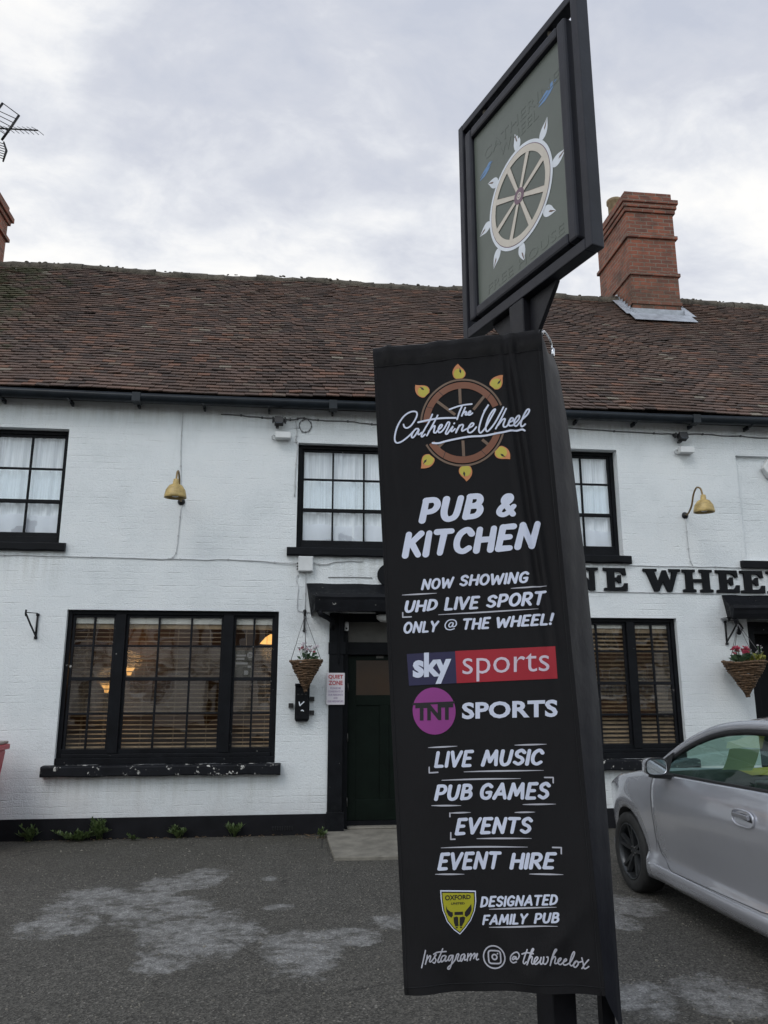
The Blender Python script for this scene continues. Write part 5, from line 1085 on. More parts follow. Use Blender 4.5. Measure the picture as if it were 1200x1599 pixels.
# ================================================================ the printed banner
ART = {'WORDS': (('PUB', ((0.1558, 1.7862), (0.4283, 1.7875), (0.4367, 1.9016), (0.1623, 1.9001)), 'b'), ('&', ((0.4792, 1.7892), (0.5625, 1.7885), (0.5707, 1.8887), (0.4871, 1.8906)), 'b'), ('KITCHEN', ((0.0776, 1.6417), (0.6474, 1.6461), (0.6576, 1.7616), (0.0838, 1.7593)), 'b'), ('NOW', ((0.1495, 1.5062), (0.2877, 1.5071), (0.2909, 1.5558), (0.1522, 1.5529)), 'm'), ('SHOWING', ((0.3081, 1.5119), (0.5902, 1.5077), (0.5945, 1.558), (0.3114, 1.5613)), 'm'), ('UHD', ((0.0768, 1.4158), (0.2143, 1.418), (0.2174, 1.4677), (0.0797, 1.4688)), 'm'), ('LIVE', ((0.2387, 1.4159), (0.3861, 1.416), (0.3901, 1.4713), (0.2423, 1.4723)), 'm'), ('SPORT', ((0.4097, 1.4184), (0.6507, 1.416), (0.6561, 1.4758), (0.4136, 1.4714)), 'm'), ('ONLY', ((0.0678, 1.3316), (0.2148, 1.3308), (0.2178, 1.3785), (0.0705, 1.3811)), 'm'), ('@', ((0.2358, 1.3356), (0.2866, 1.3367), (0.2896, 1.3806), (0.2387, 1.3811)), 'at'), ('THE', ((0.3106, 1.334), (0.4236, 1.3327), (0.4274, 1.3829), (0.3139, 1.3816)), 'm'), ('WHEEL!', ((0.4455, 1.3345), (0.674, 1.3343), (0.6786, 1.3847), (0.4491, 1.381)), 'm'), ('LIVE', ((0.1602, 0.8018), (0.3164, 0.7993), (0.3212, 0.8655), (0.1642, 0.8656)), 'm'), ('MUSIC', ((0.3425, 0.7994), (0.5875, 0.7996), (0.5933, 0.8643), (0.3474, 0.8648)), 'm'), ('PUB', ((0.1525, 0.6773), (0.3016, 0.6759), (0.3062, 0.7395), (0.1564, 0.74)), 'm'), ('GAMES', ((0.3296, 0.6747), (0.6001, 0.6744), (0.6062, 0.7413), (0.3344, 0.7389)), 'm'), ('EVENTS', ((0.2237, 0.5495), (0.5216, 0.5505), (0.5272, 0.6137), (0.2281, 0.6144)), 'm'), ('EVENT', ((0.1492, 0.4248), (0.3934, 0.4231), (0.3987, 0.4897), (0.1533, 0.4901)), 'm'), ('HIRE', ((0.4223, 0.4229), (0.5996, 0.4237), (0.6054, 0.4862), (0.4273, 0.4846)), 'm'), ('DESIGNATED', ((0.3017, 0.2886), (0.5914, 0.2983), (0.5951, 0.3379), (0.3047, 0.3293)), 'm'), ('FAMILY', ((0.3049, 0.2263), (0.4769, 0.232), (0.4803, 0.2713), (0.3077, 0.264)), 'm'), ('PUB', ((0.4968, 0.2333), (0.5906, 0.2374), (0.5942, 0.276), (0.5001, 0.2714)), 'm'), ('SPORTS', ((0.2819, 0.9829), (0.6539, 0.9805), (0.6601, 1.0467), (0.2863, 1.0473)), 's'), ('TNT', ((0.0971, 0.9855), (0.2478, 0.9834), (0.2519, 1.0455), (0.1006, 1.0481)), 'tnt'), ('sky', ((0.0968, 1.1587), (0.2518, 1.1598), (0.2556, 1.2166), (0.1, 1.216)), 'sky'), ('sports', ((0.2963, 1.1586), (0.6383, 1.1576), (0.6438, 1.2179), (0.3005, 1.2199)), 'sp'), ('OXFORD', ((0.1718, 0.3188), (0.2686, 0.3206), (0.2697, 0.3361), (0.173, 0.3377)), 'ox'), ('UNITED', ((0.1933, 0.3027), (0.2449, 0.3026), (0.2454, 0.31), (0.1939, 0.3114)), 'ox')),
 'RULES': (((0.0711, 1.4912), (0.2136, 1.4904)), ((0.5162, 1.4921), (0.6576, 1.4927)), ((0.2155, 1.4016), (0.6173, 1.4033)), ((0.0695, 1.4184), (0.0685, 1.3998), (0.1037, 1.3994)), ((0.1422, 0.8801), (0.2561, 0.8812)), ((0.4802, 0.8783), (0.602, 0.8791)), ((0.2756, 0.7831), (0.5823, 0.7821)), ((0.1415, 0.8059), (0.1403, 0.7849), (0.1743, 0.7856)), ((0.1875, 0.7551), (0.4919, 0.7531)), ((0.5836, 0.7559), (0.6162, 0.7552), (0.6144, 0.7355)), ((0.1419, 0.6626), (0.2558, 0.6584)), ((0.4927, 0.6576), (0.6166, 0.6581)), ((0.2101, 0.6191), (0.2109, 0.6324), (0.291, 0.6318)), ((0.4597, 0.6289), (0.536, 0.6297)), ((0.3074, 0.5353), (0.5145, 0.5348)), ((0.2097, 0.5608), (0.2081, 0.5365), (0.2243, 0.5363)), ((0.1692, 0.5072), (0.4974, 0.5036)), ((0.5905, 0.5026), (0.6226, 0.5023), (0.6206, 0.4807)), ((0.1411, 0.4132), (0.2508, 0.4091)), ((0.4963, 0.4076), (0.6207, 0.4068)), ((0.3358, 0.2832), (0.5852, 0.2924)), ((0.3309, 0.2198), (0.5827, 0.2277))),
 'SCRIPT_TITLE': (((0.1165, 2.2337), (0.1201, 2.2216), (0.1309, 2.2162), (0.148, 2.2249), (0.166, 2.2481), (0.177, 2.2706), (0.1751, 2.2855), (0.16, 2.2899), (0.1373, 2.2832), (0.114, 2.2648), (0.0958, 2.2371), (0.083, 2.206), (0.0759, 2.1745), (0.0777, 2.1569), (0.0871, 2.1502), (0.1055, 2.1573), (0.1285, 2.1727), (0.1459, 2.1871), (0.1548, 2.1965)), ((0.179, 2.2088), (0.1679, 2.2084), (0.1546, 2.1936), (0.1481, 2.1767), (0.1533, 2.1704), (0.165, 2.181), (0.1816, 2.2057), (0.1764, 2.1872), (0.1817, 2.1824), (0.1931, 2.1901)), ((0.2433, 2.2672), (0.2277, 2.2365), (0.2079, 2.2062), (0.191, 2.1772), (0.1948, 2.171), (0.2064, 2.1801)), ((0.2664, 2.2606), (0.251, 2.2343), (0.2326, 2.2039), (0.2142, 2.1736)), ((0.2236, 2.1916), (0.2413, 2.2104), (0.2511, 2.2138), (0.2474, 2.1982), (0.2452, 2.1853), (0.2533, 2.1831), (0.2622, 2.1924), (0.278, 2.204), (0.2828, 2.2152), (0.2745, 2.2146), (0.2654, 2.1994), (0.2657, 2.1834), (0.2782, 2.1852), (0.2929, 2.2012), (0.3067, 2.2232), (0.3148, 2.221), (0.3097, 2.2055), (0.2955, 2.1778), (0.3006, 2.1715), (0.3124, 2.1849), (0.3287, 2.2037), (0.3193, 2.1857), (0.3231, 2.181), (0.3361, 2.1914)), ((0.3339, 2.2154), (0.3356, 2.217)), ((0.3562, 2.2055), (0.3483, 2.1903), (0.339, 2.1738)), ((0.1807, 2.2379), (0.2128, 2.2422), (0.2572, 2.2459), (0.2957, 2.2446), (0.3421, 2.2403)), ((0.2368, 2.1379), (0.2634, 2.1346), (0.3023, 2.1414), (0.3885, 2.1508), (0.4559, 2.1493), (0.5206, 2.1559), (0.5791, 2.1598), (0.6138, 2.1588), (0.6263, 2.1524)), ((0.3404, 2.1802), (0.3535, 2.1993), (0.3659, 2.2076), (0.3721, 2.2029), (0.365, 2.1857), (0.3668, 2.1783), (0.3775, 2.183), (0.3912, 2.1886), (0.4109, 2.1971), (0.4167, 2.2076), (0.4073, 2.2091), (0.3928, 2.191), (0.3901, 2.174), (0.4, 2.1684), (0.4139, 2.1765), (0.4267, 2.191)), ((0.4655, 2.2595), (0.4835, 2.283), (0.4835, 2.283), (0.4608, 2.2474), (0.4427, 2.202), (0.4366, 2.1744), (0.4438, 2.1638), (0.4644, 2.1844), (0.4909, 2.2257), (0.5127, 2.2613), (0.5006, 2.2562), (0.4824, 2.2296), (0.4671, 2.1904), (0.4684, 2.1684), (0.4811, 2.1735), (0.5067, 2.2023), (0.5318, 2.2422), (0.5469, 2.2674)), ((0.5579, 2.2585), (0.5377, 2.2244), (0.5076, 2.1757)), ((0.5189, 2.1902), (0.5397, 2.2133), (0.5499, 2.2123), (0.5409, 2.1913), (0.543, 2.1802), (0.5546, 2.1807), (0.566, 2.1952), (0.5813, 2.2047), (0.5837, 2.2163), (0.5748, 2.2146), (0.563, 2.1939), (0.5663, 2.1812), (0.5811, 2.1845), (0.5907, 2.1945), (0.6062, 2.207), (0.6102, 2.22), (0.6016, 2.2215), (0.5885, 2.204), (0.587, 2.1849), (0.5954, 2.181), (0.611, 2.1941), (0.6251, 2.2068), (0.649, 2.2326), (0.6537, 2.2471), (0.6444, 2.2471), (0.6276, 2.219), (0.6132, 2.1861), (0.615, 2.1726), (0.6222, 2.1729), (0.6317, 2.1819)), ((0.3188, 2.2816), (0.3537, 2.2909), (0.3838, 2.2953), (0.415, 2.296)), ((0.3747, 2.2936), (0.361, 2.2664), (0.3477, 2.2329)), ((0.3864, 2.2823), (0.3789, 2.2678), (0.3691, 2.2467)), ((0.3752, 2.2571), (0.3861, 2.2646), (0.3897, 2.2605), (0.3846, 2.2515), (0.3895, 2.2495), (0.3957, 2.2536), (0.4065, 2.2595), (0.4063, 2.2652), (0.3981, 2.2587), (0.3963, 2.2497), (0.4042, 2.2481), (0.415, 2.2549))),
 'SCRIPT_HANDLE': (((0.0873, 0.148), (0.0785, 0.1185), (0.0699, 0.0917)), ((0.0934, 0.1314), (0.0896, 0.1161), (0.0846, 0.102)), ((0.0881, 0.1135), (0.1011, 0.1284), (0.1058, 0.1269), (0.1006, 0.1116), (0.1047, 0.1086), (0.1136, 0.1163), (0.1272, 0.1329), (0.1197, 0.1252), (0.1246, 0.1133), (0.1184, 0.1036), (0.1129, 0.1061)), ((0.1524, 0.1522), (0.1411, 0.1292), (0.1315, 0.1113), (0.1345, 0.105), (0.1441, 0.1114)), ((0.1175, 0.1341), (0.1333, 0.1406), (0.1643, 0.1421)), ((0.1592, 0.1281), (0.1492, 0.1255), (0.1422, 0.1114), (0.1466, 0.1064), (0.157, 0.1153), (0.1639, 0.1273), (0.1581, 0.1115), (0.1621, 0.1085), (0.171, 0.1155)), ((0.1864, 0.1283), (0.1758, 0.1257), (0.1708, 0.1129), (0.1762, 0.1104), (0.19, 0.1283), (0.1826, 0.1016), (0.1744, 0.0826), (0.1673, 0.08), (0.1677, 0.0863), (0.1809, 0.0965), (0.1959, 0.1118), (0.2041, 0.1297), (0.211, 0.1297), (0.2043, 0.1132), (0.2094, 0.1064), (0.2184, 0.1146)), ((0.2306, 0.1299), (0.2205, 0.126), (0.2153, 0.1107), (0.2206, 0.107), (0.2337, 0.1273), (0.2305, 0.1096), (0.2376, 0.1109)), ((0.245, 0.13), (0.2406, 0.1059)), ((0.2436, 0.1173), (0.255, 0.1295), (0.2566, 0.1237), (0.2512, 0.1072)), ((0.2556, 0.1187), (0.268, 0.1289), (0.2705, 0.1246), (0.2649, 0.1124)), ((0.2671, 0.1162), (0.2805, 0.1282), (0.2747, 0.1138), (0.2767, 0.107), (0.2824, 0.1088)), ((0.4215, 0.1209), (0.4127, 0.1209), (0.4076, 0.1128), (0.4118, 0.1109), (0.4219, 0.1196), (0.4213, 0.1115), (0.4299, 0.117), (0.4338, 0.1278), (0.4272, 0.1371), (0.4137, 0.133), (0.4024, 0.1208), (0.4012, 0.106), (0.4094, 0.0994), (0.4215, 0.1035)), ((0.4647, 0.1468), (0.4529, 0.1225), (0.4465, 0.105), (0.4504, 0.0997), (0.4583, 0.1065)), ((0.4444, 0.1319), (0.4624, 0.1368), (0.4855, 0.1335)), ((0.4595, 0.0971), (0.4729, 0.124), (0.4881, 0.147), (0.4832, 0.1483), (0.4727, 0.128), (0.4622, 0.1012)), ((0.4645, 0.1105), (0.4765, 0.124), (0.4809, 0.1214), (0.4766, 0.1053), (0.4826, 0.1013), (0.5001, 0.1175), (0.4986, 0.1237), (0.4899, 0.1174), (0.4859, 0.1054), (0.4927, 0.1001), (0.5083, 0.1122), (0.5138, 0.1243), (0.5079, 0.1069), (0.5116, 0.1003), (0.5197, 0.1097), (0.5232, 0.1257), (0.5194, 0.1057), (0.5262, 0.1004), (0.5357, 0.1098), (0.5384, 0.1232), (0.5341, 0.1237)), ((0.5437, 0.0952), (0.5578, 0.1287), (0.5717, 0.1475), (0.5663, 0.1488), (0.5539, 0.1246), (0.5449, 0.0992)), ((0.5489, 0.1112), (0.5617, 0.1247), (0.5656, 0.1194), (0.5611, 0.1026), (0.5691, 0.1013), (0.5848, 0.1142), (0.5835, 0.1195), (0.575, 0.1123), (0.574, 0.1008), (0.5823, 0.0969), (0.5931, 0.105), (0.6047, 0.1117), (0.6029, 0.117), (0.5951, 0.1103), (0.5925, 0.0983), (0.6009, 0.0957), (0.6194, 0.1078), (0.6349, 0.1346), (0.6343, 0.1434), (0.626, 0.1318), (0.6162, 0.1052), (0.6181, 0.0951), (0.6254, 0.0959), (0.6414, 0.1128), (0.6321, 0.1053), (0.6294, 0.0925), (0.6364, 0.0907), (0.6462, 0.1028), (0.6428, 0.112), (0.6481, 0.1081), (0.6585, 0.1113)), ((0.6606, 0.1241), (0.6637, 0.1056), (0.6649, 0.0897), (0.6721, 0.0892), (0.6828, 0.0965)), ((0.6842, 0.119), (0.6708, 0.1051), (0.6576, 0.0875))),
 'SKY_BOX': ((0.0767, 1.2494), (0.2733, 1.2502), (0.271, 1.1242), (0.0792, 1.1229)),
 'SPORTS_BOX': ((0.2734, 1.2518), (0.6694, 1.2521), (0.6668, 1.1267), (0.271, 1.1242)),
 'TNT_DISC': ((0.1737, 1.0201), (0.2591, 1.017), (0.1793, 1.1113)),
 'SHIELD': ((0.1559, 0.356), (0.2902, 0.3495), (0.2889, 0.3112), (0.2814, 0.2779), (0.2646, 0.2447), (0.241, 0.2168), (0.2202, 0.197), (0.1976, 0.2147), (0.1742, 0.2445), (0.1601, 0.2846), (0.1561, 0.3249)),
 'HORN': (((0.1744, 0.3027), (0.1785, 0.2879), (0.1909, 0.2779), (0.1981, 0.2766), (0.198, 0.2645), (0.1918, 0.2579), (0.1814, 0.2659), (0.1744, 0.2812)), ((0.2695, 0.3026), (0.2663, 0.2879), (0.2547, 0.2779), (0.2437, 0.2752), (0.2421, 0.2632), (0.2489, 0.2573), (0.2627, 0.2679), (0.2695, 0.2832)), ((0.2047, 0.2772), (0.2366, 0.2772), (0.2358, 0.2659), (0.204, 0.2665)), ((0.1998, 0.2585), (0.2116, 0.2612), (0.2172, 0.2579), (0.2165, 0.2267), (0.2042, 0.2267), (0.2001, 0.2413)), ((0.2229, 0.2579), (0.2368, 0.2599), (0.2438, 0.2559), (0.2391, 0.2413), (0.2295, 0.2267), (0.2201, 0.2267)), ((0.2062, 0.2247), (0.2134, 0.2247), (0.2131, 0.2201), (0.2059, 0.22)), ((0.2221, 0.2247), (0.2293, 0.2247), (0.229, 0.2201), (0.2218, 0.2201))),
 'IG': ((0.3411, 0.115), (0.3829, 0.1154), (0.3425, 0.1148), (0.3651, 0.115), (0.354, 0.1149), (0.3544, 0.127)),
 'WHEEL_C': ((0.3695, 2.2189), (0.5504, 2.2019), (0.3829, 2.4159)),
 'FLAMES': (((0.3705, 2.4172), (0.3707, 2.4866)), ((0.5081, 2.3636), (0.5583, 2.4112)), ((0.2263, 2.3604), (0.1786, 2.413)), ((0.2293, 2.08), (0.179, 2.0309)), ((0.3677, 2.0249), (0.3672, 1.9551)), ((0.5063, 2.0863), (0.5556, 2.0345))),
 'SPOKES': (((0.3686, 2.3778), (0.3665, 2.3032)), ((0.2546, 2.3378), (0.3412, 2.2549)), ((0.4744, 2.3317), (0.4204, 2.2707)), ((0.366, 2.1368), (0.3648, 2.0667)), ((0.2886, 2.1414), (0.2531, 2.1108)), ((0.4474, 2.1333), (0.4789, 2.1023)))}
BW_, BH_ = .733, 2.6
TLb, TRb, BLb, BRb = map(Vector, ((.312, -6.231, 3.114), (1.025, -6.412, 3.149), (.436, -6.245, .531), (1.142, -6.425, .556)))
BN = (TRb-TLb).cross(BLb-TLb).normalized()
if BN.y > 0: BN = -BN
def sstep(x, a, b): t = min(1, max(0, (x-a)/(b-a))); return t*t*(3-2*t)
def wr(a, b):
    c = a-(.585+.052*(2.6-b)); f = .009*math.exp(-(c/.055)**2)*math.sin(c*105)*sstep(b, .9, 1.7)*(1-.35*sstep(b, 2.3, 2.6))
    c2 = a-(.05+.035*(2.6-b)); f += .004*math.exp(-(c2/.05)**2)*math.sin(c2*90)*sstep(b, 1.2, 2.2)
    f += .005*math.sin(a*8+b*1.1+.5)+.0025*math.sin(a*19-b*2.1)
    f += .0035*math.sin(b*9+a*6)*sstep(a, .5, .733)
    f += sstep(b, 2.30, 2.58)*(.0045*math.sin(a*31+b*14)+.003*math.sin(a*57-b*20))
    lo = 1-sstep(b, 0, .34); f += lo*(.010*math.sin(a*13+1)+.007*math.sin(a*27+b*16))
    c3 = (a-.56)*.75-(b-.16)*.66; f += .012*math.exp(-(c3/.035)**2)*math.exp(-((a-.62)**2+(b-.12)**2)/.02)
    return f
def BP(a, b, off=0):
    u, v = a/BW_, b/BH_
    p = BLb*((1-u)*(1-v))+BRb*(u*(1-v))+TLb*((1-u)*v)+TRb*(u*v)
    p = p+BN*(wr(a, b)+off); p.z += .012*math.sin(math.pi*u)*(1-v)**4; return p
ban = empty('pub_banner', (.8, -6.33, .53), 'tall black fabric banner printed with wheel emblem, PUB & KITCHEN and sport logos', 'banner')
mb = MB(); na, nb = 170, 260
mb.grid([[BP(BW_*i/na, BH_*j/nb) for i in range(na+1)] for j in range(nb+1)]); sh = mb.build('sheet', M['banner'], ban, fixn=False)
mb = MB()                                                  # pole pocket at the top, hem stitching, side seam
mb.grid([[BP(BW_*i/na, b, o_) for i in range(na+1)] for b, o_ in ((2.515, .0008), (2.54, .012), (2.575, .016), (2.598, .010), (2.605, 0), (2.598, -.012), (2.56, -.014))]); mb.build('pole_pocket', M['banner'], ban, fixn=False)
mb = MB(); mb.tube([BP(BW_*i/40, 2.513, .001) for i in range(41)], .0016, 4); mb.tube([BP(BW_*i/40, .028, .001) for i in range(41)], .0014, 4)
mb.tube([BP(BW_-.016, BH_*j/80, .0012) for j in range(80)], .0018, 4); mb.tube([BP(.012, BH_*j/80, .0012) for j in range(80)], .0013, 4)
mb.build('stitching', M['thread'], ban)
EDGE = [(1.139,-6.224,3.14),(1.164,-6.226,3.06),(1.192,-6.230,2.797),(1.234,-6.234,2.178),(1.258,-6.237,1.575),(1.266,-6.238,.958),(1.271,-6.239,.435),(1.277,-6.239,.305)]
mb = MB(); rows = []; ne = 90; dz = [Vector(p) for p in EDGE]; zt_ = [p.z for p in dz]
Eb = [(3.06-2.74*j/ne) for j in range(ne+1)]
def edge_at(z):
    for p, q in zip(dz[:-1], dz[1:]):
        if q.z <= z <= p.z: t = (p.z-z)/(p.z-q.z); return p.lerp(q, t)
    return dz[0] if z > dz[0].z else dz[-1]
for j in range(ne+1):
    t = j/ne; f_ = BP(BW_, BH_*(1-t)*.997+.003); f_.x -= .002
    e = edge_at(3.14+(.30-3.14)*t); row = []
    for k in range(9):
        u = k/8; p = f_.lerp(e, u); bul = .010*math.sin(math.pi*u)+.004*math.sin(u*9+t*16)*(u*(1-u)*4)
        p += Vector((.5, -.86, 0))*bul; p.z -= .05*math.sin(math.pi*u)*(1-t)**6
        row.append(p)
    rows.append(row)
mb.grid(rows); mb.build('side_sheet', M['banner_side'], ban, fixn=False)
mb = MB(); e0 = Vector(EDGE[0]); p0 = BP(BW_, 2.585, .01)
mb.tube(catmull([p0, p0+Vector((.025, .03, .022)), e0+Vector((-.012, -.02, .05)), e0+Vector((0, 0, .012)), e0+Vector((.004, 0, -.05)), e0+Vector((.012, .0, -.16))], 5), .0042, 6); mb.build('cord', M['chrome'], ban)
mb = MB(); mb.lathe([(.010, 0), (.013, .004), (.010, .008)], p0, BN, 12); mb.lathe([(.008, -.01), (.010, 0), (.010, .025), (.006, .03)], e0+Vector((0, -.006, -.01)), (0, 0, 1), 10); mb.build('eyelet', M['chrome'], ban)

def refine(V, F, lim=.0085):
    b = bmesh.new(); vs = [b.verts.new((float(p[0]), float(p[1]), 0)) for p in V]
    for f in F:
        try: b.faces.new([vs[i] for i in f])
        except ValueError: pass
    bmesh.ops.triangulate(b, faces=b.faces[:])
    for _ in range(5):
        e = [x for x in b.edges if x.calc_length() > lim]
        if not e: break
        bmesh.ops.subdivide_edges(b, edges=e, cuts=1); bmesh.ops.triangulate(b, faces=[f for f in b.faces if len(f.verts) > 3])
    b.verts.index_update(); V2 = [(v.co.x, v.co.y) for v in b.verts]; F2 = [tuple(v.index for v in f.verts) for f in b.faces]; b.free(); return V2, F2
def bart(name, mat, items, base=.0014, step=.00003):
    m = MB(); k = 0
    for V, F in items:
        V, F = refine(V, F); m.add([BP(p[0], p[1], base+k*step) for p in V], F); k += 1
    o = m.build(name, mat, ban, fixn=False); return o
ell = lambda cx_, cy_, rx, ry, n=22, a0=0: [(cx_+rx*math.cos(t+a0), cy_+ry*math.sin(t+a0)) for t in np.linspace(0, 2*math.pi, n+1)]
FONT = {
 'A': (.70, [('L', [(0,0),(.35,1),(.68,0)]), ('L', [(.14,.30),(.56,.30)])]),
 'B': (.56, [('L', [(.04,0),(.04,1)]), ('C', [(.04,1),(.36,.98),(.47,.77),(.36,.57),(.06,.53)]), ('C', [(.06,.53),(.44,.50),(.55,.27),(.42,.04),(.04,0)])]),
 'C': (.58, [('C', [(.57,.80),(.38,1),(.12,.85),(.02,.5),(.1,.14),(.34,0),(.57,.14)])]),
 'D': (.60, [('L', [(.04,0),(.04,1)]), ('C', [(.04,1),(.40,.93),(.58,.55),(.46,.14),(.04,0)])]),
 'E': (.50, [('L', [(.48,1),(.06,1),(.02,0),(.48,0)]), ('L', [(.04,.52),(.40,.52)])]),
 'F': (.50, [('L', [(.50,1),(.05,1),(.03,0)]), ('L', [(.04,.52),(.40,.52)])]),
 'G': (.62, [('C', [(.57,.84),(.36,1),(.10,.84),(.02,.48),(.12,.12),(.36,0),(.56,.12),(.58,.42)]), ('L', [(.58,.42),(.36,.42)])]),
 'H': (.62, [('L', [(.03,0),(.03,1)]), ('L', [(.60,0),(.60,1)]), ('L', [(.03,.5),(.6,.5)])]),
 'I': (.04, [('L', [(.02,0),(.02,1)])]),
 'K': (.58, [('L', [(.03,0),(.03,1)]), ('L', [(.54,1),(.06,.44)]), ('L', [(.2,.58),(.56,0)])]),
 'L': (.48, [('L', [(.03,1),(.03,0),(.46,0)])]),
 'M': (.84, [('L', [(0,0),(.12,1),(.41,.24),(.70,1),(.82,0)])]),
 'N': (.66, [('L', [(.02,0),(.06,1),(.58,0),(.64,1)])]),
 'O': (.66, [('C', ell(.33,.5,.32,.5,16,1.2))]),
 'P': (.54, [('L', [(.03,0),(.03,1)]), ('C', [(.03,1),(.38,.98),(.52,.73),(.40,.47),(.05,.40)])]),
 'R': (.58, [('L', [(.03,0),(.03,1)]), ('C', [(.03,1),(.38,.98),(.52,.75),(.40,.51),(.05,.45)]), ('L', [(.24,.45),(.56,0)])]),
 'S': (.54, [('C', [(.51,.84),(.32,1),(.07,.86),(.11,.60),(.40,.44),(.50,.20),(.28,0),(.02,.14)])]),
 'T': (.60, [('L', [(0,1),(.60,1)]), ('L', [(.31,1),(.28,0)])]),
 'U': (.60, [('C', [(.02,1),(.02,.35),(.14,.04),(.34,0),(.52,.2),(.58,1)])]),
 'V': (.62, [('L', [(0,1),(.28,0),(.62,1)])]),
 'W': (.94, [('L', [(0,1),(.2,0),(.47,.8),(.72,0),(.94,1)])]),
 'Y': (.60, [('L', [(0,1),(.28,.48),(.60,1)]), ('L', [(.28,.48),(.26,0)])]),
 '!': (.06, [('L', [(.06,1),(.03,.36)]), ('L', [(.02,.03),(.025,0)])]),
 '&': (.70, [('C', [(.68,0),(.40,.34),(.13,.72),(.19,.96),(.38,.98),(.43,.78),(.24,.56),(.06,.36),(.02,.14),(.2,0),(.42,.08),(.64,.42)])]),
 '@': (1.0, [('C', [(.66,.66),(.46,.70),(.32,.48),(.40,.28),(.56,.34),(.66,.62),(.64,.34),(.78,.28),(.92,.5),(.84,.84),(.55,1),(.2,.9),(.02,.52),(.14,.14),(.46,0),(.78,.08)])]),
}
def dens(P, step):
    out = [P[0]]
    for a, b in zip(P[:-1], P[1:]):
        k = max(1, int(math.dist(a, b)/step)); out += [tuple(np.array(a)+(np.array(b)-np.array(a))*i/k) for i in range(1, k+1)]
    return out
def brush_word(txt, quad, th=.25, shear=.16, gap=.20):
    strokes = []; x = 0
    for ch in txt:
        wd, st = FONT[ch]; j = rng.normal(0, .010)
        for kind, pts in st:
            P = catmull(pts, 5) if kind == 'C' else pts
            strokes.append([(x+p[0]+shear*(p[1]-.5)+j*p[1], p[1]+j) for p in P])
        x += wd+gap+th*.42
    items = []
    for s_ in strokes:
        for q in split_corners(s_, 42):
            q = dens(q, .07); n = max(2, len(q)); h = th/2*np.linspace(1.06, .94, n)
            items.append(ribbon(q, list(h)))
    al = [p for V, F in items for p in V]; lo, hi = np.array(al).min(0), np.array(al).max(0); q = [np.array(p) for p in quad]
    out = []
    for V, F in items:
        u = (np.array(V)-lo)/(hi-lo); out.append(([(1-s_)*(1-t)*q[0]+s_*(1-t)*q[1]+s_*t*q[2]+(1-s_)*t*q[3] for s_, t in u], F))
    return out
XH = max(v[1] for v in text_mesh('x')[0])
for txt, quad, st in ART['WORDS']:
    if st in ('b', 'm', 'at'): bart('lettering', M['p_white'], brush_word(txt, quad, {'b': .27, 'm': .235, 'at': .10}[st], .16 if st != 'at' else .1, .17 if st == 'b' else .15))
    elif st == 's': V, F = text_mesh(txt, .035, 1.02); bart('lettering', M['p_white'], [(norm_quad(V, quad), F)], .0016)
    elif st == 'tnt': V, F = text_mesh(txt, .045, .92); bart('lettering', M['p_black'], [(norm_quad(V, quad), F)], .0024)
    elif st == 'sky': V, F = text_mesh(txt, .040, .96); bart('lettering', M['p_white'], [(norm_quad(V, quad, (0, XH)), F)], .0024)
    elif st == 'sp': V, F = text_mesh(txt, -.004, 1.0); bart('lettering', M['p_pink'], [(norm_quad(V, quad, (0, XH)), F)], .0024)
    elif st == 'ox': V, F = text_mesh(txt, .03, 1.0); bart('lettering', M['p_black'], [(norm_quad(V, quad), F)], .0026)
for l in ART['RULES']:
    its = []
    for q in split_corners(l, 40):
        P = [tuple(np.array(q[0])*(1-t)+np.array(q[-1])*t) for t in np.linspace(0, 1, 12)] if len(q) == 2 else q
        ln = np.linalg.norm(np.array(P[0])-P[-1]); h = .0026 if ln < .06 else None
        its.append(ribbon(P, h if h else list(.0026*np.sin(np.linspace(.25, math.pi-.1, len(P)))+.0004)))
    bart('underline', M['p_grey'], its, .0015)
bart('lettering', M['p_white'], [ribbon(catmull(s_, 5), .0036 if i not in (7, 8) else .0042) for i, s_ in enumerate(ART['SCRIPT_TITLE'])], .0034)
bart('lettering', M['p_grey'], [ribbon(catmull(s_, 5), .0024) for s_ in ART['SCRIPT_HANDLE'][:12]], .0016)
bart('lettering', M['p_grey'], [ribbon(catmull(s_, 5), .0024) for s_ in ART['SCRIPT_HANDLE'][12:]], .0016)
def patch(quad, nu=24, nv=10):
    q = [np.array(p) for p in quad]; V = []; 
    for j in range(nv+1):
        for i in range(nu+1):
            s_, t = i/nu, j/nv; V.append((1-s_)*(1-t)*q[0]+s_*(1-t)*q[1]+s_*t*q[2]+(1-s_)*t*q[3])
    return V, [(j*(nu+1)+i, j*(nu+1)+i+1, (j+1)*(nu+1)+i+1, (j+1)*(nu+1)+i) for j in range(nv) for i in range(nu)]
def flipq(q): return [q[3], q[2], q[1], q[0]]
bart('logo_box', M['p_navy'], [patch(flipq(ART['SKY_BOX']))], .0014); bart('logo_box', M['p_red'], [patch(flipq(ART['SPORTS_BOX']))], .0016)
def disc(c, rx, ry, n=48, m=8):
    V = [c]; F = []
    for k in range(1, m+1): V += [(c[0]+rx*k/m*math.cos(t), c[1]+ry*k/m*math.sin(t)) for t in np.linspace(0, 2*math.pi, n+1)[:-1]]
    F += [(0, 1+i, 1+(i+1) % n) for i in range(n)]
    for k in range(m-1):
        b = 1+k*n; F += [(b+i, b+n+i, b+n+(i+1) % n, b+(i+1) % n) for i in range(n)]
    return V, F
c, ex_, ey_ = ART['TNT_DISC']; rx, ry = math.dist(c, ex_), math.dist(c, ey_)
bart('logo_disc', M['p_magenta'], [disc(c, rx, ry)], .0014)
tq = [q for t, q, s_ in ART['WORDS'] if t == 'TNT'][0]; zt0 = tq[3][1]
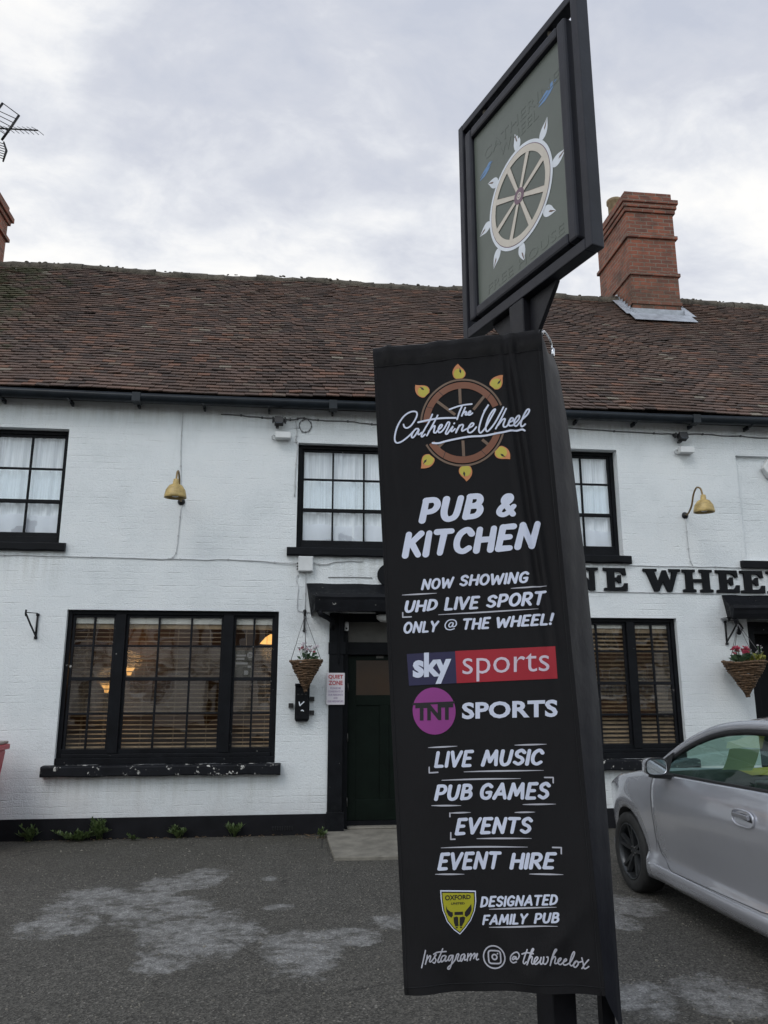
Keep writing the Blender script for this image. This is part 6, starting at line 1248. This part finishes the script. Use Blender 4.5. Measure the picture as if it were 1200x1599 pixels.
bart('logo_bar', M['p_black'], [patch([(c[0]-rx*1.0, zt0-.002), (c[0]+rx*1.0, zt0-.002), (c[0]+rx*1.0, zt0+.006), (c[0]-rx*1.0, zt0+.006)], 16, 1)], .0022)
# shield
sp_ = [np.array(p) for p in ART['SHIELD']]; cc = sum(sp_)/len(sp_)
def shp(k, off=0):
    P = [tuple(cc+(p-cc)*k) for p in sp_]; n = len(P); V = [tuple(cc)]; F = []
    for r_ in (.5, 1): V += [tuple(cc+(np.array(p)-cc)*r_) for p in P]
    F = [(0, 1+i, 1+(i+1) % n) for i in range(n)]+[(1+i, 1+n+i, 1+n+(i+1) % n, 1+(i+1) % n) for i in range(n)]; return V, F
bart('crest_edge', M['p_white'], [shp(1.0)], .0014); bart('crest_line', M['p_black'], [shp(.94)], .0017); bart('crest_field', M['p_shield'], [shp(.88)], .0020)
bart('crest_head', M['p_black'], [(h, [tuple(range(len(h)))]) for h in ART['HORN']], .0026)
# social-media camera mark
c, e1, c2, e2, r2, dt = ART['IG']; r1 = math.dist(c, e1); rs2 = math.dist(c2, e2); r3 = math.dist(c2, r2)
rr = [(c2[0]+rs2*s_[0], c2[1]+rs2*s_[1]) for s_ in [(math.copysign(abs(math.cos(t))**.42, math.cos(t)), math.copysign(abs(math.sin(t))**.42, math.sin(t))) for t in np.linspace(0, 2*math.pi, 41)]]
bart('camera_mark', M['p_grey'], [ring2(c, r1-.005, r1), ribbon(rr, .0027), ring2(c2, r3-.0055, r3), disc(dt, .003, .003, 10, 2)], .0016)
# wheel emblem
c, ex_, ey_ = ART['WHEEL_C']; rx = math.dist(c, ex_); ry = math.dist(c, ey_)/rx
bart('emblem_rim', M['p_tan'], [ring2(c, rx*.955, rx, 18, 175, 50, ry), ring2(c, rx*.955, rx, 206, 341, 50, ry)], .0016)
bart('emblem_wheel', M['p_brown'], [ring2(c, rx*.775, rx*.925, 20, 175, 50, ry), ring2(c, rx*.775, rx*.925, 208, 339, 50, ry)], .0018)
bart('emblem_spoke', M['p_tan'], [ribbon([a, b], .0062, False) for a, b in ART['SPOKES']], .0016)
sl = [R(t) for t in (122, 38, 300, 150, 235)]
bart('emblem_joint', M['p_black'], [ribbon([(c[0]+rx*.775*math.cos(t), c[1]+rx*ry*.775*math.sin(t)), (c[0]+rx*.925*math.cos(t+.03), c[1]+rx*ry*.925*math.sin(t+.03))], .0011, False) for t in sl], .0022)
fy, fo, fk, fo2 = [], [], [], []
for a, b in ART['FLAMES']:
    a, b = np.array(a), np.array(b); d = b-a; n_ = np.array((-d[1], d[0])); f_ = lambda u, v: tuple(a+d*u+n_*v)
    body = catmull([f_(0, -.20), f_(.15, -.36), f_(.38, -.40), f_(.62, -.28), f_(.82, -.10), f_(1, .02)], 4)[:-1]+catmull([f_(1, .02), f_(.82, .22), f_(.6, .36), f_(.36, .40), f_(.12, .34), f_(0, .22)], 4)
    fo2.append((body, [tuple(range(len(body)))]))
    inner = catmull([f_(.03, -.18), f_(.17, -.31), f_(.38, -.34), f_(.56, -.24), f_(.66, -.02), f_(.60, .20), f_(.36, .33), f_(.13, .28), f_(.03, .19)], 4); fy.append((inner, [tuple(range(len(inner)))]))
    sl_ = [f_(.34, -.10), f_(.5, -.16), f_(.72, -.05), f_(.60, -.05), f_(.48, -.02)]; fk.append((sl_, [tuple(range(5))]))
for a_, b_, c_ in zip(fo2, fy, fk): bart('emblem_flame_edge', M['p_orange'], [a_], .0016); bart('emblem_flame', M['p_yellow'], [b_], .0020); bart('emblem_flame_mark', M['p_black'], [c_], .0024)

# ================================================================ silver hatchback, nose to the wall
# local axes while building: X forward, Y left, Z up; x=0 at the front axle
car = empty('parked_car', (0, 0, 0), 'silver three door hatchback parked nose towards the white wall at the right', 'car')
def ip(x, xs, ys): return float(np.interp(x, xs, ys))
def smooth_ip(x, xs, ys, r=.06): return sum(ip(x+d*r, xs, ys) for d in (-1, -.5, 0, .5, 1))/5
def planw(x):
    return smooth_ip(x, [-3.33, -3.25, -3.0, -2.5, -1.3, -.4, .15, .45, .68, .80, .85], [.60, .70, .785, .835, .848, .845, .828, .775, .68, .53, .40], .05)
def side(x, z):                                          # offset from planw at height z
    o = smooth_ip(z, [.12, .19, .24, .325, .345, .37, .42, .55, .70, .82, .90, .98, 1.05], [-.06, -.030, -.012, -.008, -.020, -.038, -.034, -.016, -.001, .0, -.012, -.042, -.09], .012)
    fl = .014*math.exp(-((x)**2+(z-.36)**2-.40**2)**2/.006)+.014*math.exp(-((x+2.57)**2+(z-.36)**2-.40**2)**2/.006)
    return o+fl
def belt(x): return smooth_ip(x, [-3.33, -3.2, -2.9, -.9, -.45, -.2, .2, .5, .7, .85], [.86, .96, 1.03, .985, .972, .955, .88, .77, .66, .52], .06)
def hoodc(x): return smooth_ip(x, [-.45, -.25, .2, .5, .7, .85], [1.0, .985, .915, .82, .71, .55], .06)
def zbot(x): return smooth_ip(x, [-3.33, -3.1, -2.9, -.5, .5, .7, .85], [.42, .30, .19, .19, .17, .20, .32], .06)
def hwz(x, z): return planw(x)+side(x, z)
def section(x):
    zb, zt = zbot(x), belt(x); P = [(0, zb), (hwz(x, zb)*.6, zb), (hwz(x, zb)-.02, zb)]
    for t in np.linspace(0, 1, 26): z = zb+.004+(zt-zb-.004)*t; P.append((hwz(x, z), z))
    w = hwz(x, zt)
    if x > -.42:
        zc_ = hoodc(x)
        for t in np.linspace(.06, 1, 14): a = t*math.pi/2; P.append((w*math.cos(a)**.62 if t < 1 else 0, zt+(max(zc_, zt+.004)-zt)*math.sin(a)**1.25+.012*math.sin(math.pi*t)))
    else:
        e = [(w-.03, zt+.008), (w-.07, zt+.002), (w-.10, zt-.03), (w-.12, zt-.12), (w-.13, zt-.22), (w-.14, .74), (w-.16, .66), (w-.25, .62), (w*.62, .60), (w*.5, .59), (w*.4, .58), (w*.25, .58), (w*.1, .58), (0, .58)]
        if x < -2.95: e = [(w*(1-k/13), zt+.01+.03*math.sin(k/13*1.5)) for k in range(14)]
        P += e
    return P
xs_ = np.r_[np.linspace(.85, -.40, 52), np.linspace(-.44, -2.94, 76), np.linspace(-2.98, -3.33, 16)]
rows = []
for x in xs_:
    h = section(x); rows.append([(x, y, z) for y, z in h]+[(x, -y, z) for y, z in h[-2:0:-1]])
mb = MB(); n = len(rows[0]); vs = [p for r_ in rows for p in r_]
fs = [(i*n+j, i*n+(j+1) % n, (i+1)*n+(j+1) % n, (i+1)*n+j) for i in range(len(rows)-1) for j in range(n)]
mb.add(vs, fs, 0, True); mb.add(rows[0], [tuple(range(n))]); mb.add(rows[-1], [tuple(range(n))[::-1]])
body = mb.build('body', [M['silver'], M['trim']], car)
bm = bmesh.new(); bm.from_mesh(body.data); bmesh.ops.remove_doubles(bm, verts=bm.verts, dist=1e-5); bmesh.ops.recalc_face_normals(bm, faces=bm.faces); bm.to_mesh(body.data); bm.free()
cut = MB()
for x in (0, -2.57):
    for s_ in (-1, 1):
        yc = s_*.75; cut.lathe([(.0, -.14), (.342, -.14), (.342, .25), (0, .25)], (x, yc, .315), (0, s_, 0), 48, 1)
cutter = cut.build('cutter', M['trim']); bo_ = body.modifiers.new('arch', 'BOOLEAN'); bo_.object = cutter; bo_.operation = 'DIFFERENCE'; bo_.solver = 'EXACT'; bo_.material_mode = 'TRANSFER'
bpy.context.view_layer.update(); dg = bpy.context.evaluated_depsgraph_get(); me = bpy.data.meshes.new_from_object(body.evaluated_get(dg)); body.modifiers.clear(); body.data = me; bpy.data.objects.remove(cutter)
# the greenhouse: roof rail path
RX = [-.40, -.59, -.77, -.95, -1.2, -1.5, -1.9, -2.4, -2.75, -3.0, -3.17]
RYw = [.785, .735, .69, .655, .622, .602, .595, .60, .618, .65, .70]
RZ = [.985, 1.105, 1.21, 1.29, 1.365, 1.405, 1.415, 1.395, 1.33, 1.20, 1.03]
rail = catmull(list(zip(RX, RYw, RZ)), 5)
def railx(x): return ip(-x, [-p[0] for p in rail], [p[1] for p in rail]), ip(-x, [-p[0] for p in rail], [p[2] for p in rail])
rf = MB(); rows = []
tops = [p for p in rail if -2.80 <= p[0] <= -1.02]
for x, y, z in tops:
    crown = .05*sstep(-x, 1.0, 1.5)*(1-sstep(-x, 2.5, 2.85))+.012
    fw = x+ .10*(1-sstep(-x, 1.02, 1.4))
    rows.append([(x+(fw-x)*(1-(k/12)**2), y*k/12, z+crown*(1-(abs(k)/12)**2.2)) for k in range(-12, 13)])
rf.grid(rows); rfo = rf.build('roof', M['silver'], car, fixn=False); so_ = rfo.modifiers.new('thick', 'SOLIDIFY'); so_.thickness = .02; so_.offset = -1
for s_ in (-1, 1):
    m = MB(); rr = []
    for i, (x, y, z) in enumerate(rail):
        wv = .050 if x > -2.6 else .11
        yb = hwz(x, belt(x))-.03; zb = belt(x); t_ = Vector((0, yb-y, zb-z)); t_ = t_.normalized() if t_.length > .05 else Vector((0, .3, -.95))
        p = Vector((x, y, z)); q = p+t_*min(wv, max(.02, (z-zb)*.5+.02)); nn = Vector((0, .9, .42))
        rr.append([tuple(Vector((v.x, v.y*s_, v.z))) for v in (p+Vector((0, -.035, .012)), p+Vector((0, -.008, .014)), p+nn*.010, (p+q)/2+nn*.013, q+nn*.006, q-nn*.012)])
    m.grid(rr); m.build('roof_rail', M['silver'], car)
    m = MB(); rr = []
    for i, (x, y, z) in enumerate(rail):
        if x < -2.3: break
        yb = hwz(x, belt(x))-.03; zb = belt(x); t_ = Vector((0, yb-y, zb-z)); t_ = t_.normalized() if t_.length > .05 else Vector((0, .3, -.95))
        p = Vector((x, y, z))+t_*min(.050, max(.02, (z-zb)*.5+.02)); q = p+t_*.034; nn = Vector((0, .9, .42))
        rr.append([tuple(Vector((v.x, v.y*s_, v.z))) for v in (p+nn*.004, (p+q)/2+nn*.008, q+nn*.002, q-nn*.014)])
    m.grid(rr); m.build('window_seal', M['trim'], car)
    # side glass
    m = MB(); rr = []
    for x in np.linspace(-.52, -2.10, 24):
        y, z = railx(x); yb = hwz(x, belt(x))-.035; zb = belt(x)-.02
        rr.append([(x, s_*(yb+(y-yb)*t+.012*math.sin(math.pi*t)), zb+(z-.012-zb)*t) for t in np.linspace(0, 1, 8)])
    m.grid(rr); m.build('side_window', M['car_glass'], car, fixn=False)
    m = MB(); rr = []
    for x in np.linspace(-2.19, -2.86, 12):
        y, z = railx(x); yb = hwz(x, belt(x))-.035; zb = belt(x)-.02
        rr.append([(x, s_*(yb+(y-yb)*t+.012*math.sin(math.pi*t)), zb+(z-.012-zb)*t) for t in np.linspace(0, 1, 8)])
    m.grid(rr); m.build('side_window', M['car_glass'], car, fixn=False)
    m = MB()                                              # B pillar and belt moulding
    y, z = railx(-2.14); yb = hwz(-2.14, belt(-2.14))-.03
    m.tube([(-2.10, s_*yb, belt(-2.14)-.01), (-2.16, s_*y, z-.01)], .032, 8)
    m.tube([(x, s_*(hwz(x, belt(x))-.026), belt(x)+.010) for x in np.linspace(-.55, -2.9, 30)], .013, 6)
    m.add([(-.50, s_*.79, .965), (-.72, s_*.79, .972), (-.72, s_*.728, 1.155), (-.56, s_*.765, 1.07)], [(0, 1, 2, 3)])
    m.build('pillar_trim', M['trim'], car)
    # door: a skin a hair proud of the body
    m = MB(); rr = []
    for x in np.linspace(-.515, -2.075, 50):
        lo = ip(x, [-2.075, -1.9, -.75, -.56, -.515], [.36, .335, .318, .40, .50]); hi = belt(x)-.004
        e = min(1, (x+2.075)/.012, (-.515-x)/.012)
        row = []
        for t in np.linspace(0, 1, 30):
            z = lo+(hi-lo)*t; k = min(e, t/.014 if t < .014 else 1); row.append((x, s_*(hwz(x, z)+.0035*max(0, k)-.002*(1-max(0, k))), z))
        rr.append(row)
    m.grid(rr); d_ = m.build('door', M['silver'], car)
    m = MB()
    for x0 in (-.508, -2.083):
        m.tube([(x0+(.045*sstep(.5-z, 0, .2) if x0 > -1 else 0), s_*(hwz(x0, z)+.0008), z) for z in np.linspace(.35, belt(x0)-.005, 26)], .0022, 5)
    m.tube([(x, s_*(hwz(x, ip(x, [-2.075, -1.9, -.75, -.56, -.515], [.36, .335, .318, .40, .50])-.004)+.0008), ip(x, [-2.075, -1.9, -.75, -.56, -.515], [.36, .335, .318, .40, .50])-.004) for x in np.linspace(-.52, -2.08, 40)], .0022, 5)
    m.build('door_gap', M['trim'], d_)
    m = MB(); hx, hz = -1.80, .845; yy = hwz(hx, hz)
    rg = [(hx+.118*math.copysign(abs(math.cos(t))**.6, math.cos(t)), s_*(yy+.010), hz+.048*math.copysign(abs(math.sin(t))**.75, math.sin(t))) for t in np.linspace(0, 2*math.pi, 41)]
    m.tube(rg, .0065, 8, caps=False); m.obox((hx+.01, s_*(yy+.016), hz+.012), (.085, 0, 0), (0, .010, 0), (0, .004, .014)); m.build('handle', M['silver'], d_, bevel=.004)
    m = MB(); m.lathe([(.0, 0), (.040, .0)], (hx, s_*(yy+.0045), hz-.012), (0, s_, 0), 20); cup = m.build('handle_recess', M['trim'], d_)
    for v in cup.data.vertices: v.co.x = hx+(v.co.x-hx)*2.3
    # mirror
    mi = MB(); mc = Vector((-.82, s_*.945, 1.062)); ms = .80; ring = []
    for d, w_, h_ in ((.085, .03, .025), (.065, .075, .055), (.02, .105, .076), (-.035, .110, .080), (-.052, .108, .078), (-.052, .094, .066), (-.038, .092, .064)):
        w_ *= ms; h_ *= ms; ring.append([(mc.x+d, mc.y+w_*math.copysign(abs(math.cos(t))**.62, math.cos(t)), mc.z+h_*math.copysign(abs(math.sin(t))**.62, math.sin(t))) for t in np.linspace(0, 2*math.pi, 33)])
    mi.grid(ring); mo = mi.build('mirror', M['silver'], car)
    mi = MB(); mi.prism([(.074*math.copysign(abs(math.cos(t))**.62, math.cos(t)), .052*math.copysign(abs(math.sin(t))**.62, math.sin(t))) for t in np.linspace(0, 2*math.pi, 33)[:-1]], -.040, -.036, lambda a, b, d: (mc.x+d+a*s_*.12, mc.y+a, mc.z+b)); mi.build('mirror_face', M['mirror'], mo)
    mi = MB(); mi.obox((-.77, s_*.86, .985), (.045, 0, 0), (0, .09, .006), (0, -.002, .016)); mi.tube([(mc.x-.047, mc.y+.082*math.copysign(abs(math.cos(t))**.62, math.cos(t)), mc.z+.058*math.copysign(abs(math.sin(t))**.62, math.sin(t))) for t in np.linspace(0, 2*math.pi, 33)], .008, 6); mi.build('mirror_foot', M['trim'], mo, bevel=.006)
    # sill skirt
    m = MB(); rr = []
    for x in np.linspace(-.375, -2.20, 40):
        e = sstep(-x, .375, .43)*sstep(x, -2.2, -2.13)
        rr.append([(x, s_*(hwz(x, z)+o_*e-.004), z) for z, o_ in ((.20, .0), (.205, .012), (.235, .020), (.275, .024), (.30, .022), (.312, .012), (.315, -.004))])
    m.grid(rr); m.build('sill_skirt', M['silver'], car)
    # lamps
    m = MB(); m.lathe([(0, .06), (.07, .05), (.10, .02), (.105, 0)], (.70, s_*.55, .66), (.8, s_*.45, .35), 20); m.build('headlight', M['lens'], car)
    m = MB(); m.obox((-3.26, s_*.66, .98), (.03, 0, .02), (0, .06, 0), (-.02, 0, .11)); m.build('tail_light', M['tail'], car, bevel=.015)
    for x in (0, -2.57):
        y0 = s_*.735; ax = (0, s_, 0)
        T = MB(); T.lathe([(.205, -.085), (.225, -.098), (.285, -.100), (.302, -.088), (.308, -.05), (.309, 0), (.308, .05), (.302, .085), (.288, .098), (.25, .104), (.222, .097), (.212, .085)], (x, y0, .308), ax, 56)
        for gz in (-.045, -.015, .015, .045): T.lathe([(.3095, gz-.003), (.3098, gz), (.3095, gz+.003)], (x, y0, .308), ax, 48, 0)
        wl = T.build('wheel', M['tyre'], car)
        K = MB(); K.lathe([(.213, .086), (.220, .094), (.214, .098), (.205, .094), (.198, .06), (.19, -.08), (.20, -.085)], (x, y0, .308), ax, 56)
        K.lathe([(0, .062), (.03, .062), (.048, .055), (.056, .03), (.056, -.02)], (x, y0, .308), ax, 24)
        ph = .35 if s_ > 0 else .9
        for k in range(5):
            for dlt in (-.17, .17):
                a = ph+k*2*math.pi/5+dlt*.55; b = ph+k*2*math.pi/5+dlt*1.05
                p = Vector((x+.045*math.cos(a), y0+s_*.055, .308+.045*math.sin(a))); q = Vector((x+.208*math.cos(b), y0+s_*.088, .308+.208*math.sin(b))); d = (q-p).normalized(); nv = Vector((0, s_, 0)); sd = d.cross(nv).normalized()
                vs = [p+sd*.014+nv*.006, p-sd*.014+nv*.006, q-sd*.010+nv*.0, q+sd*.010+nv*.0, p+sd*.020-nv*.03, p-sd*.020-nv*.03, q-sd*.016-nv*.03, q+sd*.016-nv*.03]
                K.add(vs, [(0,1,2,3), (0,3,7,4), (1,5,6,2), (0,4,5,1), (3,2,6,7)], 0)
        K.build('rim', M['rim'], wl)
        m = MB(); m.lathe([(.0, -.02), (.135, -.02), (.135, 0), (0, 0)], (x, y0+s_*.0, .308), ax, 28)
        for k in range(5): a = ph+k*2*math.pi/5+.63; m.lathe([(.0, .066), (.008, .066), (.010, .05)], (x+.034*math.cos(a), y0, .308+.034*math.sin(a)), ax, 8)
        m.build('brake_disc', M['disc'], wl)
# windscreen, rear glass
m = MB(); rr = []
for t in np.linspace(0, 1, 12):
    x = -.24+(-1.0+.24)*t; y, z = railx(min(-.40, -.42+(-1.02+.42)*t)); zc_ = .985+(1.328-.985)*t
    zc_ = 1.0+(1.345-1.0)*t
    xe = -.42+(-1.02+.42)*t; rr.append([(x+(xe-x)*abs(k/10)**2, (y-.03)*k/10, zc_+((z-.004)-zc_)*abs(k/10)**2.2) for k in range(-10, 11)])
m.grid(rr); m.build('windscreen', M['car_glass'], car, fixn=False)
m = MB(); m.grid([[(-2.80-.36*t-.05*(1-(k/8)**2), (.60+.06*t)*k/8, 1.33-.32*t) for k in range(-8, 9)] for t in np.linspace(0, 1, 8)]); m.build('rear_window', M['car_glass'], car, fixn=False)
m = MB(); m.box(-3.345, -3.325, -.26, .26, .62, .73); m.build('number_plate', M['paper'], car)
m = MB(); m.box(.80, .865, -.42, .42, .36, .44); m.box(.78, .85, -.35, .35, .55, .62); m.build('grille', M['trim'], car, bevel=.01)
# interior
m = MB(); rr = []
for x, z in ((-.30, .985), (-.40, .992), (-.55, .985), (-.72, .965), (-.80, .93), (-.83, .86), (-.80, .76), (-.74, .64)):
    rr.append([(x+.05*math.cos(k/10*2.6)-.05, .735*k/10, z-.012*abs(k/10)**3) for k in range(-10, 11)])
m.grid(rr); m.lathe([(.0, .06), (.10, .05), (.16, .02), (.19, -.02)], (-.66, -.36, .965), (0, 0, 1), 20); m.build('dashboard', M['dash'], car)
m = MB(); m.obox((-.835, .02, .87), (.008, 0, .010), (0, .15, 0), (-.02, 0, .075)); m.obox((-.84, .0, .69), (.03, 0, 0), (0, .12, 0), (0, 0, .10)); m.lathe([(.05, 0), (.06, .012), (.05, .02), (.03, .008)], (-.82, .62, .90), (-1, .2, .3), 16); m.build('centre_console', M['dash_silver'], car, bevel=.006)
m = MB(); m.obox((-.848, .02, .90), (.004, 0, .005), (0, .11, 0), (-.005, 0, .022)); m.lathe([(0, 0), (.022, 0), (.022, .012), (0, .012)], (-.85, -.05, .82), (-1, 0, .25), 14); m.lathe([(0, 0), (.022, 0), (.022, .012), (0, .012)], (-.85, .08, .82), (-1, 0, .25), 14); m.build('dash_vent', M['trim'], car)
m = MB(); wheelc = Vector((-1.02, -.36, .93)); m.tube([wheelc+Vector((.10*math.sin(t)*.4, .185*math.cos(t), .185*math.sin(t)*.92)) for t in np.linspace(0, 2*math.pi, 33)], .015, 8); m.obox(wheelc+Vector((.02, 0, -.01)), (.02, 0, 0), (0, .15, 0), (0, 0, .035)); m.build('steering_wheel', M['trim'], car)
for s_ in (-1, 1):
    m = MB(); y = s_*.37
    m.obox((-1.55, y, .66), (.26, 0, .03), (0, .24, 0), (-.01, 0, .09)); m.obox((-1.93, y, .96), (.07, 0, .018), (0, .23, 0), (-.09, 0, .33)); m.obox((-2.05, y, 1.36-.02), (.05, 0, .01), (0, .12, 0), (-.02, 0, .075)); m.build('seat', M['dash'], car, bevel=.04)
m = MB(); m.obox((-1.0, 0, 1.275), (.01, 0, .004), (0, .12, 0), (0, 0, .03)); m.build('rear_view_mirror', M['trim'], car, bevel=.01)
# place it
CARPOS = (3.632, -2.80, 0)
car.location = CARPOS; car.rotation_euler = (0, 0, R(90))
# papers in the car: things of their own, lying on the dashboard / propped on the screen
def in_car(p): return Vector((CARPOS[0]-p[1], CARPOS[1]+p[0], p[2]))
lf_ = MB(); rr = []
for t in np.linspace(0, 1, 8): rr.append([in_car((-.56-.13*t-.012*math.sin(3*t)-.05*k/6, .26-.22*k/6, 1.0+.17*t+.004*math.sin(k))) for k in range(7)])
lf_.grid(rr); o = empty('leaflet', in_car((-.5, .2, 1.0)), 'pale green leaflet propped inside the windscreen of the silver car', 'leaflet'); lf_.build('sheet', M['leaflet'], o, fixn=False)
pp = MB(); rr = []
for t in np.linspace(0, 1, 6): rr.append([in_car((-.44-.26*t, .10-.30*k/6, 1.002-.030*t+.004*math.sin(k*1.3))) for k in range(7)])
pp.grid(rr); o = empty('paper', in_car((-.55, 0, 1.0)), 'yellow paper lying flat on the dashboard of the silver car', 'paper'); pp.build('sheet', M['paper'], o, fixn=False)

# ================================================================ the other side of the road (seen only in the window glass and car paint)
def far_house(x0, x1, h, label, wm, seed):
    rs_ = np.random.default_rng(seed); y = -27.0
    o = empty('terraced_house', ((x0+x1)/2, y-4, 0), label, 'house', 'houses across the road, reflected in the windows')
    MB().box(x0, x1, y-8, y, 0, h).build('wall', wm, o)
    m = MB(); m.add([(x0-.1, y+.3, h-.1), (x1+.1, y+.3, h-.1), (x1+.1, y-4, h+3.2), (x0-.1, y-4, h+3.2), (x0-.1, y-8.3, h-.1), (x1+.1, y-8.3, h-.1)], [(0, 1, 2, 3), (3, 2, 5, 4), (0, 3, 4), (1, 5, 2)]); rfm = m.build('roof', M['slate'], o)
    MB().box(x0+.5, x0+1.5, y-4.6, y-3.6, h+2, h+4.6).build('chimney', M['brick'], rfm)
    tm = MB()
    for k in range(int((x1-x0)/1.25)): tm.box(x0+.3+k*1.25, x0+.44+k*1.25, y+.001, y+.03, 2.6, h-.05)
    tm.box(x0, x1, y+.031, y+.05, 2.5, 2.66); tm.build('timber', M['room_dark'], o)
    n = max(2, int((x1-x0)/2.6))
    for k in range(n):
        cx_ = x0+(x1-x0)*(k+.5)/n
        for z in (1.0, 3.5):
            if z == 1.0 and k == n//2:
                MB().box(cx_-.48, cx_+.48, y+.001, y+.05, .05, 2.1).build('door', M['green_door'], o); continue
            f = MB(); f.box(cx_-.62, cx_+.62, y+.001, y+.06, z, z+1.35); f.box(cx_-.7, cx_+.7, y+.001, y+.12, z-.08, z-.001); wn = f.build('window', M['white_plastic'], o)
            g2 = MB()
            for i in range(2):
                for j in range(2): g2.box(cx_-.55+i*.57, cx_-.02+i*.57, y+.061, y+.066, z+.07+j*.63, z+.66+j*.63)
            g2.build('pane', M['house_dark'], wn)
far_house(-15, -7.5, 5.2, 'pale rendered house second from the left in the row across the road', M['house'], 1)
far_house(-7.4, 0.5, 5.6, 'taller pale house across the road, between two lower houses', M['house'], 2)
far_house(.6, 9.0, 5.2, 'pale rendered house across the road, right of the taller house', M['house'], 3)
far_house(17.1, 25, 5.2, 'pale rendered house far right in the row across the road', M['house'], 5)
far_house(25.1, 34, 5.5, 'pale rendered house at the far right end of the row across the road', M['house'], 6)
far_house(-24, -15.1, 5.4, 'pale rendered house at the far left end of the row across the road', M['house'], 7)
far_house(9.1, 17, 5.5, 'brick house in the row of pale houses across the road', M['brick'], 4)
